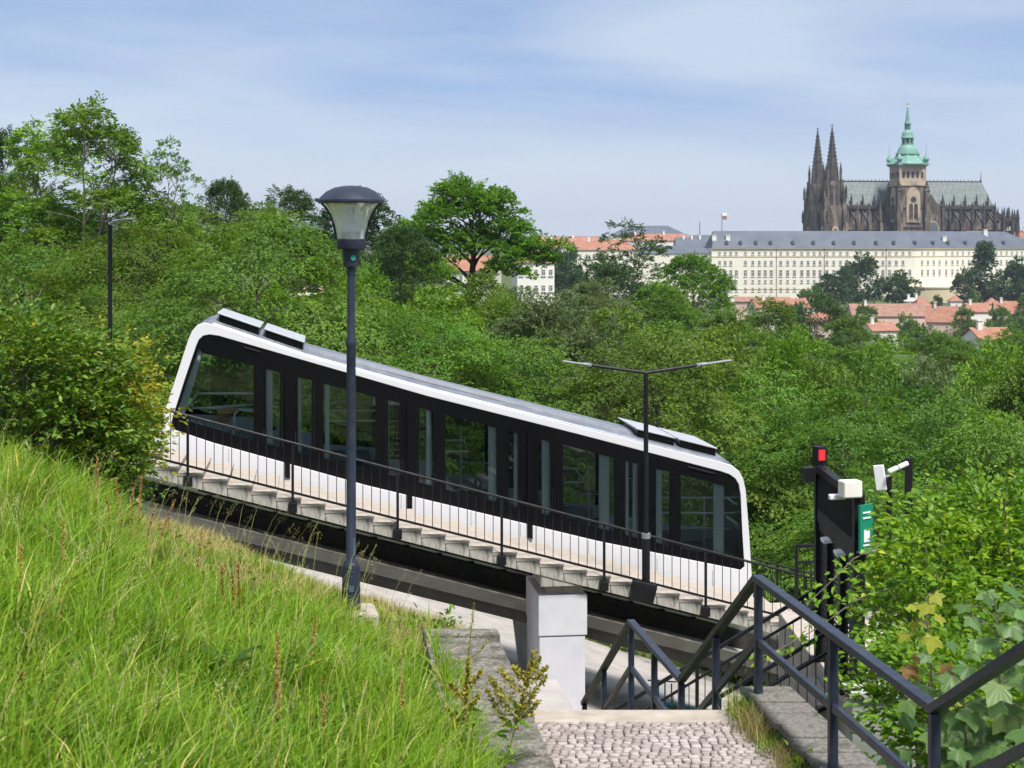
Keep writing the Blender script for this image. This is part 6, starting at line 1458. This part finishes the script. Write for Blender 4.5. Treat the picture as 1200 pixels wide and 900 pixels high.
# ------------------------------------------------------------------ meadow
def hit(px, py, y0=4.0):
    Y = y0
    while Y < 26:
        p = at(px, py, Y)
        if p.z < float(bank(np.array(p.x), np.array(Y))): return p
        Y += .05
    return at(px, py, 14)
rs = np.random.RandomState(77)
def proj(P): return 600 + F * P[:, 0] / P[:, 1], HZ - F * P[:, 2] / P[:, 1]
def blades(n, seed, Tr, Yr, hmin, hmax, wmin, wmax, mat, name, label, rlo=0, rhi=1, clump=True, lean=.35):
    rs = np.random.RandomState(seed)
    Y = np.exp(rs.uniform(math.log(Yr[0]), math.log(Yr[1]), n)); T = rs.uniform(Tr[0], Tr[1], n)
    if clump:
        nc = n // 26; ci = rs.randint(0, nc, n); cY = np.exp(rs.uniform(math.log(Yr[0]), math.log(Yr[1]), nc)); cT = rs.uniform(*Tr, nc)
        sel = rs.rand(n) < .7; Y = np.where(sel, cY[ci] + rs.normal(0, .05, n), Y); T = np.where(sel, cT[ci] + rs.normal(0, .05, n), T)
        ch = rs.uniform(.55, 1.3, nc)[ci]; caz = rs.uniform(0, 6.28, nc)[ci]; crd = rs.uniform(0, 1, nc)[ci]
    else: ch = 1; caz = rs.uniform(0, 6.28, n); crd = rs.rand(n)
    X = wallx(Y) - .62 - T; P = np.stack([X, Y, np.where((T < 0) & (Y < 13.9), -3.41, bank(X, Y) - .02)], 1)
    px, py = proj(P); keep = (px > -90) & (px < 690) & (py < 1080) & (T > Tr[0])
    P = P[keep]; k = len(P); ch = ch[keep] if clump else 1
    patch = .5 + .5 * np.sin(P[:, 0] * 2.1 + 1.3 * np.sin(P[:, 1] * 1.1)) * np.sin(P[:, 1] * 1.7 + .6)
    h = rs.uniform(hmin, hmax, k) * ch * (.75 + .4 * patch); w_ = rs.uniform(wmin, wmax, k)
    if hmax > .3: h = h * np.where(X[keep] > wallx(P[:, 1]) - 3.4, np.interp(P[:, 1], [11.5, 14.5], [1, .5]), 1)
    az = caz[keep] + rs.normal(0, .9, k); az = np.where(rs.rand(k) < .35, rs.normal(.2, .6, k), az)
    d = np.stack([np.cos(az), np.sin(az), np.zeros(k)], 1); bend = rs.uniform(.1, 1.0, k) ** 1.4 * lean * 2
    sd_ = np.stack([-np.sin(az), np.cos(az), np.zeros(k)], 1)
    tw = rs.normal(0, .6, k); sd_ = nrm(sd_ * np.cos(tw)[:, None] + d * np.sin(tw)[:, None])
    V = []
    for t, ww in ((0, .8), (.38, 1), (.72, .75), (1, .05)):
        c = P + d * (h * bend * t ** 2)[:, None] + np.array([0, 0, 1]) * (h * (t - .32 * bend * t ** 2.2))[:, None]
        V += [c - sd_ * (w_ * ww / 2)[:, None], c + sd_ * (w_ * ww / 2)[:, None]]
    V = np.stack(V, 1).reshape(-1, 3); b = np.arange(k)[:, None] * 8
    f = np.concatenate([b + np.array([[0, 1, 3, 2]]), b + np.array([[2, 3, 5, 4]]), b + np.array([[4, 5, 7, 6]])], 1).reshape(-1, 4)
    r = np.clip(rlo + (rhi - rlo) * (.5 * rs.rand(k) + .35 * crd[keep] + .15 * patch) + np.where(rs.rand(k) < .06, .5, 0), 0, 1)
    o = bpy.data.objects.new(name, fast_mesh(name, V, f, M[mat], np.repeat(r, 3))); C.objects.link(o); setp(o, label, None, None, 'stuff'); return o
blades(150000, 401, (-.05, 8), (4.2, 16.5), .20, .46, .0045, .0115, 'grass', 'meadow_grass', 'long bright green meadow grass on the bank', 0, .9, True, .55)
blades(24000, 403, (-.6, 3.0), (14.3, 20), .08, .2, .005, .010, 'drygrass', 'dry_grass', 'short dry grass on the slope below the park lamp', 0, 1, True, .5)
blades(1500, 405, (-.24, .05), (7.5, 12.8), .10, .28, .004, .009, 'grass', 'wall_edge_grass', 'grass spilling over the edge of the old stone wall', 0, .95, True, .6)
blades(15000, 407, (0, 8), (4.2, 16), .24, .48, .009, .017, 'bushleaf', 'coarse_grass', 'darker coarse grass clumps in the meadow', .2, .75, True, .6)
# broad mixed herb leaves low in the sward
k = 9000; Y = np.exp(rs.uniform(math.log(4.5), math.log(16), k)); T = rs.uniform(0, 7.5, k); X = wallx(Y) - .62 - T
P = np.stack([X, Y, bank(X, Y) + rs.uniform(.02, .22, k)], 1); px, py = proj(P); kp = (px > -80) & (px < 660) & (py < 1050) & (np.sin(X * 2.3) * np.sin(Y * 1.9 + 1) > -.1); P = P[kp]; k = len(P)
v, f = leaves(P, nrm(rs.normal(0, 1, (k, 3)) * np.array([1, 1, .4]) + np.array([0, 0, .3])), nrm(rs.normal(0, .5, (k, 3)) + np.array([0, 0, 1.0])), rs.uniform(.03, .09, k), rs.uniform(.015, .035, k), 'oval')
o = bpy.data.objects.new('meadow_herbs', fast_mesh('meadow_herbs', v, f, M['freshleaf'], np.repeat(rs.rand(k), 2))); C.objects.link(o); setp(o, 'small broad herb leaves low in the meadow grass', None, None, 'stuff')
# flowering grass heads
V, Fq, RN = [], [], []; off = 0; SV = MB()
for i in range(900):
    Y = math.exp(rs.uniform(math.log(5.2), math.log(16.5))); T = rs.uniform(.1, 7.4); X = float(wallx(Y)) - .62 - T
    z = float(bank(np.array(X), np.array(Y))); h = rs.uniform(.42, .78); az = rs.uniform(-.6, 1.2) if rs.rand() < .7 else rs.uniform(0, 6.28); bd = rs.uniform(.1, .45)
    pts = [Vector((X + math.cos(az) * bd * h * t * t, Y + math.sin(az) * bd * h * t * t * .6, z + h * (t - .25 * bd * t ** 3))) for t in (0, .4, .75, 1)]
    p_ = 600 + F * pts[3].x / pts[3].y
    if not -60 < p_ < 640: continue
    SV.tube(pts, [.0022, .002, .0016, .001], 3, cap=False)
    ax = (pts[3] - pts[2]).normalized(); n_ = rs.randint(16, 34); hl = rs.uniform(.07, .17); opn = rs.uniform(.004, .03)
    u = rs.rand(n_); pos = np.array(pts[3])[None] - np.array(ax)[None] * (u * hl)[:, None] + rs.normal(0, 1, (n_, 3)) * (opn * (.25 + u))[:, None]
    v, f = leaves(pos, np.array(ax)[None] + rs.normal(0, .5, (n_, 3)), nrm(rs.normal(0, 1, (n_, 3))), rs.uniform(.008, .018, n_), .004)
    V.append(v); Fq.append(f + off); off += len(v); RN.append(np.full(n_, rs.rand()))
o = bpy.data.objects.new('grass_seed_heads', fast_mesh('grass_seed_heads', np.concatenate(V), np.concatenate(Fq), M['seed'], np.concatenate(RN))); C.objects.link(o); setp(o, 'pale flowering grass heads nodding above the meadow', None, None, 'stuff')
o = bpy.data.objects.new('grass_stalks', SV.mesh('grass_stalks', pm('grass_stalk', (.24, .30, .06), (.40, .38, .14), 3, .7))); C.objects.link(o); setp(o, 'thin stalks of the flowering meadow grass', None, None, 'stuff')
# dock and amaranth stalks
def dock(label, px, py, toppy, mat, seed, width=.05, branches=0, name='dock_plant', tip=0, group=None, leafy=False, p=None):
    rs = np.random.RandomState(seed); b = p or hit(px, py); b = Vector(b); h = (py - toppy) / F * b.y
    t = thing(name, label, 'plant', b, group); top = b + Vector((tip / F * b.y, 0, h))
    stems = [[b - Vector((0, 0, .08)), b.lerp(top, .5) + Vector((.01, 0, 0)), top]]
    for k in range(branches):
        u = .35 + .5 * k / max(1, branches); q = b.lerp(top, u); a = rs.uniform(-.9, .9) + (0 if k % 2 else math.pi); L = h * rs.uniform(.22, .45) * (1.2 - u)
        stems.append([q, q + Vector((math.cos(a) * L * .6, math.sin(a) * L * .3, L * .45)), q + Vector((math.cos(a) * L, math.sin(a) * L * .5, L * .95))])
    m = MB(); pos = []
    for i, s in enumerate(stems):
        m.tube(s, [.006, .005, .002] if i == 0 else [.003, .0025, .001], 5)
        n_ = int((170 if i == 0 else 60) * (1 if branches < 4 else 2.4))
        for _ in range(n_):
            u = rs.uniform(.38 if i == 0 else .15, 1.0); q = s[0].lerp(s[1], u * 2) if u < .5 else s[1].lerp(s[2], u * 2 - 1)
            wv = width * (1.05 - u) * (.6 + .4 * math.sin(u * 40)); pos.append(np.array(q) + rs.normal(0, wv * .42, 3) * np.array([1, 1, .6]))
    m.part('stem', M[mat], t)
    pos = np.array(pos) - np.array(b); n_ = len(pos)
    v, f = leaves(pos, nrm(rs.normal(0, 1, (n_, 3))), nrm(rs.normal(0, 1, (n_, 3))), rs.uniform(.011, .02, n_) * (1.6 if branches > 3 else 1), .010 * (1.5 if branches > 3 else 1))
    o = bpy.data.objects.new('seed_heads', fast_mesh('seed_heads', v, f, M[mat], rs.rand(n_))); C.objects.link(o); o.parent = t
    if leafy:
        n_ = 16; u = rs.uniform(.05, .5, n_); pos = np.array([np.array(b.lerp(top, q)) for q in u]) - np.array(b)
        v, f = leaves(pos, nrm(rs.normal(0, 1, (n_, 3)) * np.array([1, 1, .3]) + np.array([0, 0, .2])), nrm(rs.normal(0, .3, (n_, 3)) + np.array([0, 0, 1.0])), rs.uniform(.06, .14, n_), .03, 'oval')
        o = bpy.data.objects.new('leaves', fast_mesh('leaves', v, f, M['freshleaf'], np.repeat(rs.rand(n_), 2))); C.objects.link(o); o.parent = t
for i, (px, py, tp) in enumerate(((260, 745, 664), (272, 745, 672), (279, 748, 660))):
    dock('dark rust-red dock stalk standing in the middle of the grass', px, py, tp, 'rust', 500 + i, .042, group='dark rust-red dock stalks')
TL = 'tan seeding dock stalk on the crest of the bank by the stair'
for i, (px, py, tp, ti) in enumerate(((140, 640, 560, -4), (150, 645, 572, 6), (158, 650, 556, 8), (166, 648, 590, 16), (112, 620, 535, 2), (175, 655, 585, 30), (132, 635, 580, -8))):
    dock(TL, px, py, tp, 'tan', 520 + i, .052, tip=ti, group='tan dock stalks on the crest of the bank')
TM = 'tan seeding dock stalk in the open meadow'
for i, (px, py, tp, ti) in enumerate(((318, 880, 740, 8), (327, 885, 760, -3), (375, 900, 815, 4), (20, 720, 640, 5), (70, 690, 610, 4), (360, 800, 720, 10), (225, 690, 620, 12), (8, 860, 790, 20), (470, 870, 790, 0))):
    dock(TM, px, py, tp, 'tan', 540 + i, .048, tip=ti, group='tan dock stalks in the open meadow')
dock('tall olive dock stalk leaning above the old stone wall', 532, 880, 706, 'olive', 560, .05, 2, tip=24)
dock('reddish brown dock stalk beside the old stone wall', 545, 905, 785, 'tan', 561, .05, 0)
dock('branching olive amaranth with bushy seed spikes overhanging the old stone wall', 596, 880, 738, 'olive', 562, .075, 10, name='amaranth_plant', tip=40, leafy=True, p=Vector((float(wallx(10.4)) - .35, 10.2, -3.42)))
dock('slim young amaranth stalk at the wall beside the bushy one', 575, 860, 745, 'olive', 563, .045, 4, name='amaranth_plant', tip=10, leafy=True, p=Vector((float(wallx(10.6)) - .6, 10.5, -3.42)))
# broad dock leaves, a dark green rosette
b = hit(262, 800); t = thing('dock_rosette', 'dark green broad-leaved dock rosette low in the grass', 'plant', b)
for i in range(9):
    a = i * .7 - .3; L = .24 + .08 * math.sin(i * 2.1); m = MB(); w_ = .055
    ax = Vector((math.cos(a), math.sin(a), 0)); sd_ = Vector((-ax.y, ax.x, 0)); V = []
    for u, ww in ((0, .15), (.25, .8), (.55, 1), (.8, .6), (1, .05)):
        c = b + ax * (L * u * .8) + Vector((0, 0, .05 + L * (u - .45 * u * u))); V += [c - sd_ * w_ * ww, c + Vector((0, 0, -.012)), c + sd_ * w_ * ww]
    m.add(V, [f for j in range(4) for f in ((3 * j, 3 * j + 1, 3 * j + 4, 3 * j + 3), (3 * j + 1, 3 * j + 2, 3 * j + 5, 3 * j + 4))])
    o = m.part('leaf', M['bushleaf'], t, smooth=True)
# yellow flowers
m = MB(); n_ = 10; m.add([(0, 0, .006)] + [(.016 * math.cos(k * 2 * math.pi / n_) * (1 if k % 2 else .72), .016 * math.sin(k * 2 * math.pi / n_) * (1 if k % 2 else .72), 0) for k in range(n_)], [(0, 1 + k, 1 + (k + 1) % n_) for k in range(n_)]); fm = m.mesh('flower_head', M['yellowf'])
m = MB(); m.tube([(0, 0, -.3), (.006, 0, -.15), (0, 0, 0)], .002, 4); fsm = m.mesh('stem', M['freshleaf'])
for i, (px, py) in enumerate(((28, 880), (20, 884), (44, 880), (75, 857), (48, 872), (106, 850), (135, 868), (140, 880), (172, 875), (180, 882), (192, 868), (96, 608), (72, 622), (190, 667), (10, 750), (300, 842), (128, 832), (58, 890), (120, 895), (150, 850))):
    p = hit(px, py) ; p = p + Vector((0, 0, .28)); p = at(px, py, p.y)
    t = thing('yellow_flower', 'small yellow flower head among the long meadow grass', 'flower', p - Vector((0, 0, .28)), 'yellow meadow flowers')
    inst(fm, 'flower_head', t, p, (.5 + .3 * math.sin(i), .2 * math.cos(i * 2), i)); inst(fsm, 'stem', t, p)
# weeds on the landing edge and the pier foot
def tuft(label, P, n, h, mat, seed, spread=.12, name='grass_tuft', lf=False):
    rs = np.random.RandomState(seed); t = thing(name, label, 'grass' if not lf else 'plant', P); k = n
    if lf:
        pos = rs.normal(0, 1, (k, 3)) * np.array([spread, spread, h * .3]) + np.array([0, 0, h * .5])
        v, f = leaves(pos, nrm(rs.normal(0, 1, (k, 3)) + np.array([0, 0, .3])), nrm(rs.normal(0, .5, (k, 3)) + np.array([0, -.2, 1.0])), rs.uniform(.05, .1, k), rs.uniform(.03, .05, k), 'oval'); rn_ = np.repeat(rs.rand(k), 2)
    else:
        az = rs.uniform(0, 6.28, k); base = rs.normal(0, spread, (k, 3)) * np.array([.5, 1, 0]); d = np.stack([np.cos(az), np.sin(az), np.zeros(k)], 1); sd_ = np.stack([-np.sin(az), np.cos(az), np.zeros(k)], 1)
        hh = rs.uniform(.5, 1, k) * h; bd = rs.uniform(.1, .8, k); V = []
        for q, ww in ((0, 1), (.5, .9), (1, .1)):
            c = base + d * (hh * bd * q * q)[:, None] + np.array([0, 0, 1]) * (hh * (q - .3 * bd * q * q))[:, None]; V += [c - sd_ * .003 * ww, c + sd_ * .003 * ww]
        v = np.stack(V, 1).reshape(-1, 3); b = np.arange(k)[:, None] * 6; f = np.concatenate([b + np.array([[0, 1, 3, 2]]), b + np.array([[2, 3, 5, 4]])], 1).reshape(-1, 4); rn_ = np.repeat(rs.rand(k), 2)
    o = bpy.data.objects.new('leaves', fast_mesh('leaves', v, f, M[mat], rn_)); C.objects.link(o); o.parent = t
for i, Y in enumerate((12.9, 12.65, 12.4, 12.1, 11.8, 11.5, 11.2)):
    tuft('dry grass tuft in the joint along the low kerb wall', Vector((float(railx(Y)) - .16 + .02 * math.sin(i * 2), Y, -3.87)), 220, .26 if i < 3 else .14, 'drygrass' if i % 3 else 'grass', 600 + i, .13)
    C.objects[-1] if False else None
for o in list(C.objects):
    if o.get('label') == 'dry grass tuft in the joint along the low kerb wall': o['group'] = 'grass tufts along the low kerb wall'
tuft('small green weed growing at the foot of the pale pier', Vector((float(wallx(15.7)) + 1.35, 15.9, -5.42)), 60, .5, 'cherry', 630, .12, 'weed', True)
tuft('low green weed on the kerb wall edge by the pavers', Vector((float(railx(11.6)) - .1, 11.55, -3.86)), 26, .14, 'cherry', 631, .06, 'weed', True)
tuft('green clump of weeds on the dry slope near the lamp', hit(512, 745), 90, .2, 'midleaf', 633, .16, 'weed', True)
